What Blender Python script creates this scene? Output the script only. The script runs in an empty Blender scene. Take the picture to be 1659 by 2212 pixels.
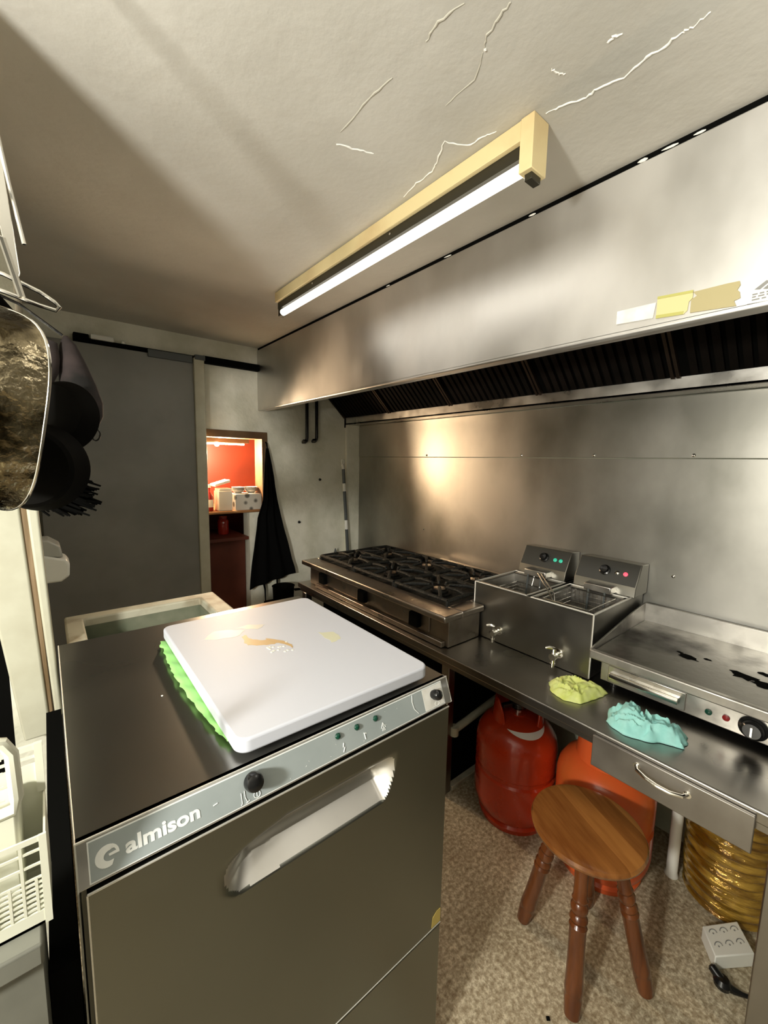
import bpy, bmesh, math, random
from mathutils import Vector, Matrix, noise
random.seed(7)
SC = bpy.context.scene
COL = SC.collection

# ------------------------------------------------------------------ camera
cam_d = bpy.data.cameras.new('camera'); cam = bpy.data.objects.new('camera', cam_d); COL.objects.link(cam)
YAW, PITCH, ROLL, FPX = 0.68588957, 0.119888524, 0.0193597710, 896.39
fwd = Vector((math.sin(YAW)*math.cos(PITCH), math.cos(YAW)*math.cos(PITCH), -math.sin(PITCH)))
rt = Vector((math.cos(YAW), -math.sin(YAW), 0)); up = rt.cross(fwd)
r2 = rt*math.cos(ROLL)+up*math.sin(ROLL); u2 = up*math.cos(ROLL)-rt*math.sin(ROLL)
m = Matrix((r2, u2, -fwd)).transposed().to_4x4(); m.translation = Vector((0, 0, 1.4))
cam.matrix_world = m
cam_d.sensor_fit = 'VERTICAL'; cam_d.sensor_height = 36; cam_d.lens = 36*FPX/2212
cam_d.clip_start = 0.02
SC.camera = cam

# ------------------------------------------------------------------ world, lights, exposure
SC.view_settings.view_transform = 'Standard'; SC.view_settings.look = 'None'
SC.view_settings.gamma = 1; SC.view_settings.use_curve_mapping = False
SC.view_settings.exposure = 0.0
wd = bpy.data.worlds.new('world'); SC.world = wd; wd.use_nodes = True
wd.node_tree.nodes['Background'].inputs[0].default_value = (0.01, 0.01, 0.01, 1)
wd.node_tree.nodes['Background'].inputs[1].default_value = 1.0

def lamp(name, kind, loc, energy, color, size=0.1, rot=None, size_y=None, spread=None):
    l = bpy.data.lights.new(name, kind); l.energy = energy; l.color = color
    if kind == 'AREA':
        l.shape = 'RECTANGLE'; l.size = size; l.size_y = size_y or size
    else:
        l.shadow_soft_size = size
    o = bpy.data.objects.new(name, l); COL.objects.link(o); o.location = loc
    if rot: o.rotation_euler = rot
    return o
lamp('side_lamp', 'POINT', (-0.85, 0.22, 1.42), 96, (1.0, 0.98, 0.905), 0.07)
lamp('recess_fill_light', 'POINT', (0.74, -0.08, 1.91), 3.4, (1.0, 0.965, 0.88), 0.10)  # unseen fill light added to brighten the washer's handle recess
lamp('niche_lamp', 'POINT', (0.86, 2.64, 1.44), 42, (1.0, 0.72, 0.45), 0.03)
# the tube under the ceiling batten (own light of the fixture, faces down and aside)
lamp('tube_lamp', 'AREA', (0.778, 1.05, 1.965), 2, (1.0, 0.95, 0.84), 0.03, (0, 0, 0), 1.1)

# ------------------------------------------------------------------ materials
def mat(name, col, rough=0.5, metal=0.0, col2=None, nscale=6.0, bump=0.0, bscale=60.0, stretch=None,
        rough2=None, emit=None, estr=0, trans=0, ior=1.45, coat=0, contrast=(0.35, 0.65), detail=6, spec=None, aniso=0):
    M = bpy.data.materials.new(name); M.use_nodes = True
    nt = M.node_tree; b = nt.nodes['Principled BSDF']; L = nt.links
    def S(k, v):
        if k in b.inputs: b.inputs[k].default_value = v
    S('Base Color', (*col, 1)); S('Roughness', rough); S('Metallic', metal); S('IOR', ior)
    S('Coat Weight', coat); S('Transmission Weight', trans)
    if spec is not None: S('Specular IOR Level', spec)
    if aniso:
        tg = nt.nodes.new('ShaderNodeTangent'); tg.direction_type = 'RADIAL'; tg.axis = 'Z'
        L.new(tg.outputs[0], b.inputs['Tangent']); S('Anisotropic', aniso); S('Anisotropic Rotation', 0.25)
    if emit: S('Emission Color', (*emit, 1)); S('Emission Strength', estr)
    if col2 or rough2 is not None or bump:
        tc = nt.nodes.new('ShaderNodeTexCoord'); mp = nt.nodes.new('ShaderNodeMapping')
        L.new(tc.outputs['Object'], mp.inputs[0])
        if stretch: mp.inputs['Scale'].default_value = stretch
        n = nt.nodes.new('ShaderNodeTexNoise'); n.inputs['Scale'].default_value = nscale; n.inputs['Detail'].default_value = detail
        L.new(mp.outputs[0], n.inputs['Vector'])
        cr = nt.nodes.new('ShaderNodeValToRGB')
        cr.color_ramp.elements[0].position = contrast[0]; cr.color_ramp.elements[1].position = contrast[1]
        cr.color_ramp.elements[0].color = (*col, 1); cr.color_ramp.elements[1].color = (*(col2 or col), 1)
        L.new(n.outputs[0], cr.inputs[0])
        if col2: L.new(cr.outputs[0], b.inputs['Base Color'])
        if rough2 is not None:
            mr = nt.nodes.new('ShaderNodeMapRange'); mr.inputs['From Min'].default_value = contrast[0]; mr.inputs['From Max'].default_value = contrast[1]
            mr.inputs['To Min'].default_value = rough; mr.inputs['To Max'].default_value = rough2
            L.new(n.outputs[0], mr.inputs[0]); L.new(mr.outputs[0], b.inputs['Roughness'])
        if bump:
            n2 = nt.nodes.new('ShaderNodeTexNoise'); n2.inputs['Scale'].default_value = bscale; n2.inputs['Detail'].default_value = 4
            L.new(mp.outputs[0], n2.inputs['Vector'])
            bp = nt.nodes.new('ShaderNodeBump'); bp.inputs['Strength'].default_value = bump; bp.inputs['Distance'].default_value = 0.01
            L.new(n2.outputs[0], bp.inputs['Height']); L.new(bp.outputs[0], b.inputs['Normal'])
    return M
M = {}
M['ceil'] = mat('ceiling_plaster', (0.49, 0.475, 0.425), 0.85, col2=(0.60, 0.585, 0.535), nscale=2.2, bump=0.22, bscale=24)
M['wall'] = mat('wall_plaster', (0.66, 0.65, 0.52), 0.75, col2=(0.84, 0.82, 0.70), nscale=7, bump=0.35, bscale=40, contrast=(0.3, 0.6))
M['wallr'] = mat('under_wall', (0.34, 0.37, 0.28), 0.8, col2=(0.45, 0.46, 0.36), nscale=5, bump=0.2)
M['room'] = mat('room_wall', (0.42, 0.40, 0.34), 0.85, col2=(0.5, 0.48, 0.42), nscale=3)
M['room_dark'] = mat('dark_room_wall', (0.10, 0.10, 0.085), 0.8, col2=(0.14, 0.135, 0.115), nscale=3)
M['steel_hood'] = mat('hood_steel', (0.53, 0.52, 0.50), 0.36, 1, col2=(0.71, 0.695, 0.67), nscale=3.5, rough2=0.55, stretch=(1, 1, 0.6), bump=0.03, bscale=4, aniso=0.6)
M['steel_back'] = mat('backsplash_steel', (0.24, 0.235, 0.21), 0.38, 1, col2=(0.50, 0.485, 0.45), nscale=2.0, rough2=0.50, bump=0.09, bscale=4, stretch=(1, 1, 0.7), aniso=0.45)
M['steel'] = mat('brushed_steel', (0.50, 0.48, 0.44), 0.26, 1, col2=(0.66, 0.64, 0.60), nscale=9, rough2=0.40, bump=0.02, bscale=30)
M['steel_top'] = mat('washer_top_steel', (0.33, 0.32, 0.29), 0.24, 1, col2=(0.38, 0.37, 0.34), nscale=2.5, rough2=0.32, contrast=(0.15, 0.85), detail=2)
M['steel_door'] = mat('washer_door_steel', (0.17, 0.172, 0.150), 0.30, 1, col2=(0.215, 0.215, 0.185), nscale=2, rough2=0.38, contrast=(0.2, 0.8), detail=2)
M['steel_dark'] = mat('worn_counter_steel', (0.26, 0.25, 0.23), 0.24, 1, col2=(0.40, 0.38, 0.35), nscale=4, rough2=0.36, contrast=(0.2, 0.8), detail=3)
M['steel_drawer'] = mat('drawer_steel', (0.30, 0.28, 0.26), 0.4, 1, col2=(0.42, 0.40, 0.37), nscale=6, rough2=0.5)
M['steel_fryer'] = mat('fryer_steel', (0.30, 0.29, 0.26), 0.26, 1, col2=(0.42, 0.41, 0.37), nscale=5, rough2=0.38, contrast=(0.2, 0.8), detail=3)
M['face'] = mat('dark_face_film', (0.045, 0.045, 0.04), 0.35)
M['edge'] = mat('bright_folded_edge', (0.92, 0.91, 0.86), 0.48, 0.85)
M['recess'] = mat('lit_recess_steel', (0.56, 0.54, 0.50), 0.42, 1, col2=(0.64, 0.62, 0.58), nscale=6)  # paler than the door steel: the recess's bright light put into its colour
M['chrome'] = mat('chrome', (0.85, 0.83, 0.78), 0.12, 1)
M['plate'] = mat('griddle_plate', (0.22, 0.21, 0.19), 0.30, 1, col2=(0.04, 0.035, 0.03), nscale=5, rough2=0.55, contrast=(0.5, 0.72), bump=0.05, bscale=50)
M['steel_smear'] = mat('greasy_splash_steel', (0.62, 0.60, 0.56), 0.35, 1, col2=(0.30, 0.28, 0.25), nscale=9, rough2=0.6, contrast=(0.45, 0.7))
M['steel_range'] = mat('range_steel', (0.50, 0.45, 0.40), 0.25, 1, col2=(0.30, 0.26, 0.22), nscale=8, rough2=0.45)
M['black_iron'] = mat('cast_iron', (0.006, 0.006, 0.005), 0.55, col2=(0.016, 0.016, 0.013), nscale=30, spec=0.3, bump=0.5, bscale=90)
M['black'] = mat('black_plastic', (0.008, 0.008, 0.008), 0.22)
M['black_matte'] = mat('matte_black_and_shade', (0.003, 0.003, 0.0026), 0.85, spec=0.05)  # black of real parts, also shade painted into gaps and the passage
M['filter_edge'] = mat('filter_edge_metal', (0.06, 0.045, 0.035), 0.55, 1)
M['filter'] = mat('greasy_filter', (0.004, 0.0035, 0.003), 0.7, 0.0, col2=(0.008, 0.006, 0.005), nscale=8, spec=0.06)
M['panel_blue'] = mat('panel_film', (0.30, 0.34, 0.34), 0.35, col2=(0.36, 0.40, 0.40), nscale=8)
M['white_ink'] = mat('white_ink', (0.85, 0.87, 0.85), 0.5)
M['white'] = mat('white_plastic', (0.80, 0.80, 0.74), 0.35)
M['basket'] = mat('cream_plastic', (0.66, 0.66, 0.54), 0.4)
M['board'] = mat('board_plastic', (0.62, 0.64, 0.71), 0.5)
M['cream'] = mat('cream_paint', (0.56, 0.55, 0.43), 0.55, col2=(0.46, 0.44, 0.33), nscale=12, contrast=(0.4, 0.8))
M['cream_dirty'] = mat('grimy_cream_paint', (0.56, 0.54, 0.42), 0.6, col2=(0.30, 0.24, 0.15), nscale=14, contrast=(0.45, 0.75))
M['wood_strip'] = mat('bare_wood_strip', (0.30, 0.21, 0.12), 0.6, col2=(0.17, 0.11, 0.05), nscale=5, stretch=(20, 20, 1))
M['grey_door'] = mat('grey_door', (0.21, 0.21, 0.192), 0.42, col2=(0.25, 0.25, 0.23), nscale=5)
M['orange'] = mat('orange_enamel', (0.52, 0.040, 0.008), 0.26, col2=(0.42, 0.035, 0.008), nscale=7, rough2=0.38, contrast=(0.45, 0.75), coat=0.3)
M['orange2'] = mat('faded_orange_enamel', (0.72, 0.11, 0.025), 0.28, col2=(0.55, 0.12, 0.02), nscale=6, rough2=0.4, contrast=(0.45, 0.75), coat=0.3)
M['cloth_black'] = mat('black_cloth', (0.003, 0.003, 0.003), 0.95, spec=0.1)
M['green_cloth'] = mat('green_bag', (0.38, 0.80, 0.25), 0.45)
M['lime_cloth'] = mat('lime_cloth', (0.55, 0.62, 0.15), 0.9, col2=(0.66, 0.72, 0.28), nscale=40)
M['teal_cloth'] = mat('turquoise_cloth', (0.28, 0.62, 0.58), 0.9, col2=(0.36, 0.70, 0.66), nscale=40)
M['amber'] = mat('amber_film', (0.20, 0.095, 0.008), 0.12, 0.5, col2=(0.62, 0.38, 0.06), nscale=9, stretch=(1, 1, 4), bump=0.9, bscale=22, contrast=(0.4, 0.62), coat=1.0)
M['wood_frame'] = mat('painted_niche_red', (0.17, 0.022, 0.005), 0.5, col2=(0.12, 0.016, 0.004), nscale=4)
M['niche_wood'] = mat('brown_niche_frame', (0.10, 0.05, 0.02), 0.6, col2=(0.16, 0.09, 0.04), nscale=10)
M['shelf_wood'] = mat('shelf_wood', (0.42, 0.22, 0.09), 0.5, col2=(0.30, 0.14, 0.05), nscale=4, stretch=(1, 8, 1))
M['cabinet_red'] = mat('red_brown_panel', (0.13, 0.03, 0.015), 0.5, col2=(0.09, 0.022, 0.012), nscale=5)
M['paper'] = mat('white_paper', (0.85, 0.80, 0.70), 0.8)
M['tape_olive'] = mat('olive_tape', (0.48, 0.46, 0.14), 0.35)
M['tape_light'] = mat('pale_tape', (0.66, 0.60, 0.30), 0.4)
M['tape_tan'] = mat('tan_tape', (0.44, 0.38, 0.20), 0.4)
M['label_white'] = mat('white_label', (0.85, 0.85, 0.80), 0.5)
M['label_ghost'] = mat('faded_white_label', (0.74, 0.72, 0.66), 0.5, col2=(0.84, 0.83, 0.78), nscale=40)
M['label_dark'] = mat('grey_print', (0.25, 0.25, 0.24), 0.6)
M['yellow'] = mat('yellow_sticker', (0.50, 0.38, 0.10), 0.5)
M['lamp_wood'] = mat('lamp_batten_wood', (0.80, 0.66, 0.36), 0.5, col2=(0.66, 0.48, 0.24), nscale=6, stretch=(1, 1, 1), contrast=(0.45, 0.75))
M['lamp_dark'] = mat('lamp_channel', (0.05, 0.045, 0.03), 0.35, 0.5)
M['tube'] = mat('lit_tube', (1, 0.98, 0.92), 0.4, emit=(1.0, 0.95, 0.84), estr=2.0)
M['led'] = mat('lit_strip', (1, 0.9, 0.8), 0.4, emit=(1.0, 0.78, 0.52), estr=30)
M['led_green'] = mat('green_indicator', (0.02, 0.25, 0.15), 0.3, emit=(0.05, 0.8, 0.5), estr=0.5)
M['led_off'] = mat('dark_green_lens', (0.005, 0.05, 0.03), 0.2)
M['led_red'] = mat('lit_red_indicator', (0.6, 0.03, 0.05), 0.3, emit=(1, 0.1, 0.15), estr=1.4)
M['red_lens'] = mat('red_lens', (0.22, 0.01, 0.01), 0.3)
M['pan_oily'] = mat('greasy_pan_metal', (0.05, 0.038, 0.02), 0.18, 1, col2=(0.55, 0.46, 0.30), nscale=14, rough2=0.30, bump=1.0, bscale=30, contrast=(0.42, 0.62))
M['pan_black'] = mat('black_pan', (0.0015, 0.0013, 0.001), 0.7, col2=(0.004, 0.0035, 0.0025), nscale=8, spec=0.05)
M['mitt'] = mat('faded_cloth_mitt', (0.040, 0.028, 0.026), 0.9, col2=(0.007, 0.006, 0.005), nscale=11, contrast=(0.4, 0.6))
M['grey_mop'] = mat('grey_handle', (0.08, 0.09, 0.09), 0.35)
M['glass_red'] = mat('bottle_glass', (0.35, 0.02, 0.01), 0.1, coat=0.5)
M['grey_paint'] = mat('grey_worktop', (0.17, 0.17, 0.14), 0.55, col2=(0.11, 0.11, 0.09), nscale=9)
M['porcelain'] = mat('grey_crockery', (0.42, 0.42, 0.38), 0.3)
M['stainfood'] = mat('dried_sauce_stain', (0.62, 0.42, 0.20), 0.4)
M['stainfood2'] = mat('pale_stain', (0.66, 0.65, 0.58), 0.4)
M['stainwet'] = mat('yellowish_stain', (0.74, 0.73, 0.55), 0.25)
M['crack'] = mat('flaking_plaster', (0.90, 0.89, 0.84), 0.8)
M['crack_dark'] = mat('lifted_plaster_ridge', (0.52, 0.50, 0.43), 0.9)
M['sink_in'] = mat('stained_sink', (0.13, 0.15, 0.10), 0.4, col2=(0.24, 0.25, 0.18), nscale=9)

# wood of the stool: planks of different tone running across the seat
def wood_mat():
    W = bpy.data.materials.new('varnished_stool_wood'); W.use_nodes = True; nt = W.node_tree; b = nt.nodes['Principled BSDF']; L = nt.links
    tc = nt.nodes.new('ShaderNodeTexCoord'); mp = nt.nodes.new('ShaderNodeMapping'); mp.inputs['Rotation'].default_value = (0, 0, math.radians(25))
    L.new(tc.outputs['Object'], mp.inputs[0])
    sp = nt.nodes.new('ShaderNodeSeparateXYZ'); L.new(mp.outputs[0], sp.inputs[0])
    mu = nt.nodes.new('ShaderNodeMath'); mu.operation = 'MULTIPLY'; mu.inputs[1].default_value = 17; L.new(sp.outputs[0], mu.inputs[0])
    fl = nt.nodes.new('ShaderNodeMath'); fl.operation = 'FLOOR'; L.new(mu.outputs[0], fl.inputs[0])
    wn = nt.nodes.new('ShaderNodeTexWhiteNoise'); wn.noise_dimensions = '1D'; L.new(fl.outputs[0], wn.inputs['W'])
    m2 = nt.nodes.new('ShaderNodeMapping'); m2.inputs['Scale'].default_value = (14, 1.6, 14); L.new(mp.outputs[0], m2.inputs[0])
    n = nt.nodes.new('ShaderNodeTexNoise'); n.inputs['Scale'].default_value = 4; n.inputs['Detail'].default_value = 8; L.new(m2.outputs[0], n.inputs['Vector'])
    ad = nt.nodes.new('ShaderNodeMath'); ad.operation = 'MULTIPLY_ADD'; ad.inputs[1].default_value = 0.5
    L.new(wn.outputs['Value'], ad.inputs[0]); 
    hf = nt.nodes.new('ShaderNodeMath'); hf.operation = 'MULTIPLY'; hf.inputs[1].default_value = 0.6; L.new(n.outputs[0], hf.inputs[0]); L.new(hf.outputs[0], ad.inputs[2])
    cr = nt.nodes.new('ShaderNodeValToRGB'); cr.color_ramp.elements[0].position = 0.15; cr.color_ramp.elements[1].position = 0.8
    cr.color_ramp.elements[0].color = (0.12, 0.034, 0.007, 1); cr.color_ramp.elements[1].color = (0.42, 0.18, 0.045, 1)
    L.new(ad.outputs[0], cr.inputs[0]); L.new(cr.outputs[0], b.inputs['Base Color'])
    b.inputs['Roughness'].default_value = 0.24; b.inputs['Coat Weight'].default_value = 0.3
    return W
M['stool'] = wood_mat()
M['stool_leg'] = mat('varnished_leg_wood', (0.15, 0.046, 0.012), 0.25, col2=(0.08, 0.022, 0.006), nscale=4, stretch=(10, 10, 1), coat=0.3)

def floor_mat():
    F = bpy.data.materials.new('worn_terrazzo'); F.use_nodes = True; nt = F.node_tree; b = nt.nodes['Principled BSDF']; L = nt.links
    tc = nt.nodes.new('ShaderNodeTexCoord')
    n = nt.nodes.new('ShaderNodeTexNoise'); n.inputs['Scale'].default_value = 80; n.inputs['Detail'].default_value = 5; n.inputs['Roughness'].default_value = 0.7
    n3 = nt.nodes.new('ShaderNodeTexNoise'); n3.inputs['Scale'].default_value = 4; n3.inputs['Detail'].default_value = 3
    for q in (n, n3): L.new(tc.outputs['Object'], q.inputs['Vector'])
    cr = nt.nodes.new('ShaderNodeValToRGB'); e = cr.color_ramp.elements
    e[0].position = 0.33; e[0].color = (0.24, 0.18, 0.10, 1); e[1].position = 0.63; e[1].color = (0.74, 0.67, 0.50, 1)
    k = e.new(0.5); k.color = (0.46, 0.39, 0.27, 1)
    L.new(n.outputs[0], cr.inputs[0])
    mx = nt.nodes.new('ShaderNodeMixRGB'); mx.blend_type = 'MULTIPLY'; mx.inputs[0].default_value = 0.6
    cr2 = nt.nodes.new('ShaderNodeValToRGB'); cr2.color_ramp.elements[0].position = 0.3; cr2.color_ramp.elements[1].position = 0.65
    cr2.color_ramp.elements[0].color = (0.42, 0.36, 0.27, 1)
    L.new(n3.outputs[0], cr2.inputs[0]); L.new(cr.outputs[0], mx.inputs[1]); L.new(cr2.outputs[0], mx.inputs[2]); L.new(mx.outputs[0], b.inputs['Base Color'])
    bp = nt.nodes.new('ShaderNodeBump'); bp.inputs['Strength'].default_value = 0.45; bp.inputs['Distance'].default_value = 0.006
    L.new(n.outputs[0], bp.inputs['Height']); L.new(bp.outputs[0], b.inputs['Normal']); b.inputs['Roughness'].default_value = 0.5
    return F
M['floor'] = floor_mat()

def floral_mat():
    F = bpy.data.materials.new('printed_white_card'); F.use_nodes = True; nt = F.node_tree; b = nt.nodes['Principled BSDF']; L = nt.links
    tc = nt.nodes.new('ShaderNodeTexCoord'); v = nt.nodes.new('ShaderNodeTexVoronoi'); v.inputs['Scale'].default_value = 17
    L.new(tc.outputs['Object'], v.inputs['Vector']); cr = nt.nodes.new('ShaderNodeValToRGB')
    cr.color_ramp.elements[0].position = 0.22; cr.color_ramp.elements[0].color = (0.12, 0.11, 0.09, 1)
    cr.color_ramp.elements[1].position = 0.34; cr.color_ramp.elements[1].color = (0.62, 0.58, 0.50, 1)
    L.new(v.outputs['Distance'], cr.inputs[0]); L.new(cr.outputs[0], b.inputs['Base Color']); b.inputs['Roughness'].default_value = 0.7
    return F
M['floral'] = floral_mat()

# ------------------------------------------------------------------ mesh helpers
def origin_of(o):
    v = Vector((0, 0, 0))
    while o is not None: v += o.location; o = o.parent
    return v
class MB:
    def __init__(s): s.v = []; s.f = []
    def add(s, vs, fs):
        k = len(s.v); s.v += [Vector(p) for p in vs]; s.f += [tuple(i+k for i in f) for f in fs]; return s
    def box(s, x0, x1, y0, y1, z0, z1):
        return s.add([(x0,y0,z0),(x1,y0,z0),(x1,y1,z0),(x0,y1,z0),(x0,y0,z1),(x1,y0,z1),(x1,y1,z1),(x0,y1,z1)],
                     [(0,3,2,1),(4,5,6,7),(0,1,5,4),(1,2,6,5),(2,3,7,6),(3,0,4,7)])
    def prism(s, prof, a0, a1, axis='x'):
        n = len(prof)
        def P(a, p):
            return {'x': (a, p[0], p[1]), 'y': (p[0], a, p[1]), 'z': (p[0], p[1], a)}[axis]
        vs = [P(a0, p) for p in prof]+[P(a1, p) for p in prof]
        fs = [tuple(range(n)), tuple(range(2*n-1, n-1, -1))]+[(i, i+n, (i+1) % n+n, (i+1) % n) for i in range(n)]
        return s.add(vs, fs)
    def lathe(s, prof, c=(0,0,0), axis=(0,0,1), seg=32, cap=True):
        ax = Vector(axis).normalized(); q = Vector((0,0,1)).rotation_difference(ax); c = Vector(c)
        vs = []; fs = []; n = len(prof)
        for r, z in prof:
            for k in range(seg):
                a = 2*math.pi*k/seg; vs.append(c+q @ Vector((r*math.cos(a), r*math.sin(a), z)))
        for i in range(n-1):
            for k in range(seg):
                fs.append((i*seg+k, i*seg+(k+1) % seg, (i+1)*seg+(k+1) % seg, (i+1)*seg+k))
        if cap:
            fs.append(tuple(range(seg-1, -1, -1))); fs.append(tuple((n-1)*seg+k for k in range(seg)))
        return s.add(vs, fs)
    def cyl(s, a, b, r, r1=None, seg=20):
        a = Vector(a); b = Vector(b); return s.lathe([(r, 0), (r1 if r1 is not None else r, (b-a).length)], a, b-a, seg)
    def tube(s, pts, r, seg=10, closed=False):
        pts = [Vector(p) for p in pts]; n = len(pts); vs = []; fs = []; prev = None
        for i, p in enumerate(pts):
            if closed: t = pts[(i+1) % n]-pts[(i-1) % n]
            else: t = pts[min(i+1, n-1)]-pts[max(i-1, 0)]
            t.normalize()
            if prev is None: nrm = t.orthogonal().normalized()
            else: nrm = (prev-t*prev.dot(t)).normalized()
            prev = nrm; bi = t.cross(nrm); rr = r[i] if isinstance(r, (list, tuple)) else r
            for k in range(seg):
                a = 2*math.pi*k/seg; vs.append(p+nrm*math.cos(a)*rr+bi*math.sin(a)*rr)
        for i in range(n if closed else n-1):
            j = (i+1) % n
            for k in range(seg): fs.append((i*seg+k, i*seg+(k+1) % seg, j*seg+(k+1) % seg, j*seg+k))
        if not closed: fs.append(tuple(range(seg-1, -1, -1))); fs.append(tuple((n-1)*seg+k for k in range(seg)))
        return s.add(vs, fs)
    def rrect(s, cx, cy, w, h, r, z0, z1, n=6, rot=0):
        prof = []
        for sx, sy, a0 in ((1,1,0),(-1,1,90),(-1,-1,180),(1,-1,270)):
            for k in range(n+1):
                a = math.radians(a0+90*k/n); prof.append((sx*(w/2-r)+r*math.cos(a), sy*(h/2-r)+r*math.sin(a)))
        c, d = math.cos(rot), math.sin(rot)
        prof = [(cx+p[0]*c-p[1]*d, cy+p[0]*d+p[1]*c) for p in prof]
        return s.prism(prof, z0, z1, 'z')
    def build(s, name, m, parent=None, bevel=0, seg=2, smooth=35, sub=0, props=None, solid=0):
        me = bpy.data.meshes.new(name); off = origin_of(parent)
        me.from_pydata([v-off for v in s.v], [], s.f); me.materials.append(M[m] if isinstance(m, str) else m)
        bm = bmesh.new(); bm.from_mesh(me); bmesh.ops.delete(bm, geom=[v for v in bm.verts if not v.link_faces], context='VERTS'); bmesh.ops.recalc_face_normals(bm, faces=bm.faces); bm.to_mesh(me); bm.free()
        o = bpy.data.objects.new(name, me); COL.objects.link(o)
        if parent is not None: o.parent = parent
        if smooth: 
            for p in me.polygons: p.use_smooth = True
            me.set_sharp_from_angle(angle=math.radians(smooth))
        if solid:
            md = o.modifiers.new('solid', 'SOLIDIFY'); md.thickness = solid
        if bevel:
            md = o.modifiers.new('bevel', 'BEVEL'); md.width = bevel; md.segments = seg; md.limit_method = 'ANGLE'; md.angle_limit = math.radians(40)
        if sub:
            md = o.modifiers.new('sub', 'SUBSURF'); md.levels = sub; md.render_levels = sub
        if props:
            for k, v in props.items(): o[k] = v
        return o
def tag(o, label, cat, group=None, kind=None):
    o['label'] = label; o['category'] = cat
    if group: o['group'] = group
    if kind: o['kind'] = kind
    return o
def thing(name, loc, label, cat, group=None, rz=0):
    o = bpy.data.objects.new(name, None); o.empty_display_size = 0.05; COL.objects.link(o); o.location = loc; o.rotation_euler = (0, 0, rz)
    return tag(o, label, cat, group)
def struct(name, mb, m, parent=None, **k):
    o = mb.build(name, m, parent, **k)
    if parent is None: o['kind'] = 'structure'
    return o
def dup(o, parent=None):
    c = o.copy(); COL.objects.link(c)
    if parent is not None: c.parent = parent
    for ch in list(o.children): dup(ch, c)
    return c
def arc(c, r, a0, a1, n, u=(1,0,0), v=(0,0,1)):
    c, u, v = Vector(c), Vector(u), Vector(v)
    return [c+u*r*math.cos(math.radians(a0+(a1-a0)*i/n))+v*r*math.sin(math.radians(a0+(a1-a0)*i/n)) for i in range(n+1)]

W, D, ZT, ZC = 1.78, 2.49, 2.06, 0.70

# ------------------------------------------------------------------ the room
struct('floor', MB().box(-1.3, W+0.1, -1.6, 3.3, -0.08, 0), 'floor')
ceil = struct('ceiling', MB().box(-1.3, W+0.1, -1.6, 3.3, ZT, ZT+0.08), 'ceil')
struct('wall_right', MB().box(W, W+0.1, -1.6, 3.3, 0, ZT), 'wallr')
# far wall with the opening of the red lined niche and, below its shelf, a narrower one
fw = MB().box(-1.3, 0.70, D, D+0.1, 0, ZT).box(0.70, 1.08, D, D+0.1, 1.565, ZT).box(1.08, W, D, D+0.1, 0, ZT).box(0.965, 1.08, D, D+0.1, 0, 1.075)
struct('wall_far', fw, 'wall')
struct('wall_left_and_blocker', MB().box(-0.10, -0.03, 1.36, D, 0, ZT)  .box(-0.19, -0.13, 0.82, 1.36, 1.62, ZT), 'wall')  # left partition, plus an unseen block added to shade the ceiling
struct('wall_outer', MB().box(-1.3, -1.2, -1.6, 3.3, 0, ZT), 'room')
struct('wall_near', MB().box(-1.2, W, -1.6, -1.5, 0, ZT), 'room_dark')
struct('wall_passage_shade', MB().box(-1.2, -0.10, 1.36, 1.42, 0, ZT), 'black_matte')  # painted black to stand for the unlit side passage
# pilaster strip in the corner between the far wall and the steel
struct('trim_1', MB().box(1.665, W, 2.462, D, 0.6, 1.655), 'wall', bevel=0.004)
# niche lining behind the far wall
nl = MB().box(0.60, 1.30, 3.0, 3.04, 0, 1.62).box(0.60, 0.64, D+0.1, 3.0, 0, 1.62).box(1.26, 1.30, D+0.1, 3.0, 0, 1.62).box(0.60, 1.30, D+0.1, 3.04, 1.58, 1.62)
struct('wall_niche', nl, 'wood_frame')
fr = MB().box(0.70, 1.085, 2.482, 2.60, 1.525, 1.567).box(1.05, 1.085, 2.482, 2.60, 1.09, 1.53)
struct('trim_2', fr, 'niche_wood', bevel=0.002)
# grey sliding door, its edge stile, and the track it hangs from
d1 = struct('door_1', MB().box(-0.02, 0.656, 2.445, 2.475, 0.02, 1.925), 'grey_door', bevel=0.003)
struct('door_stile', MB().box(0.654, 0.708, 2.425, 2.478, 0.02, 1.935), 'cream', d1, bevel=0.004)
struct('door_bracket', MB().box(0.66, 0.712, 2.42, 2.455, 1.925, 1.95), 'grey_mop', d1, bevel=0.002)
struct('door_cap', MB().box(0.44, 0.65, 2.432, 2.444, 1.905, 1.942), 'grey_mop', d1, bevel=0.002)
tr = thing('door_track', (0.6, 2.47, 1.94), 'long black metal rail above the grey sliding door', 'rail')
MB().box(0.155, 1.05, 2.455, 2.488, 1.932, 1.95).build('rail', 'black_matte', tr, bevel=0.002)
MB().box(0.708, 1.05, 2.450, 2.489, 1.922, 1.958).build('rail_cover', 'black_matte', tr, bevel=0.002)
MB().box(0.14, 0.20, 2.44, 2.489, 1.925, 1.965).build('end_bracket', 'black_matte', tr, bevel=0.004)
MB().box(0.205, 0.30, 2.445, 2.489, 1.948, 1.972).cyl((0.33, 2.47, 1.955), (0.35, 2.47, 1.955), 0.012).build('roller', 'white', tr, bevel=0.005)

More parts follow.
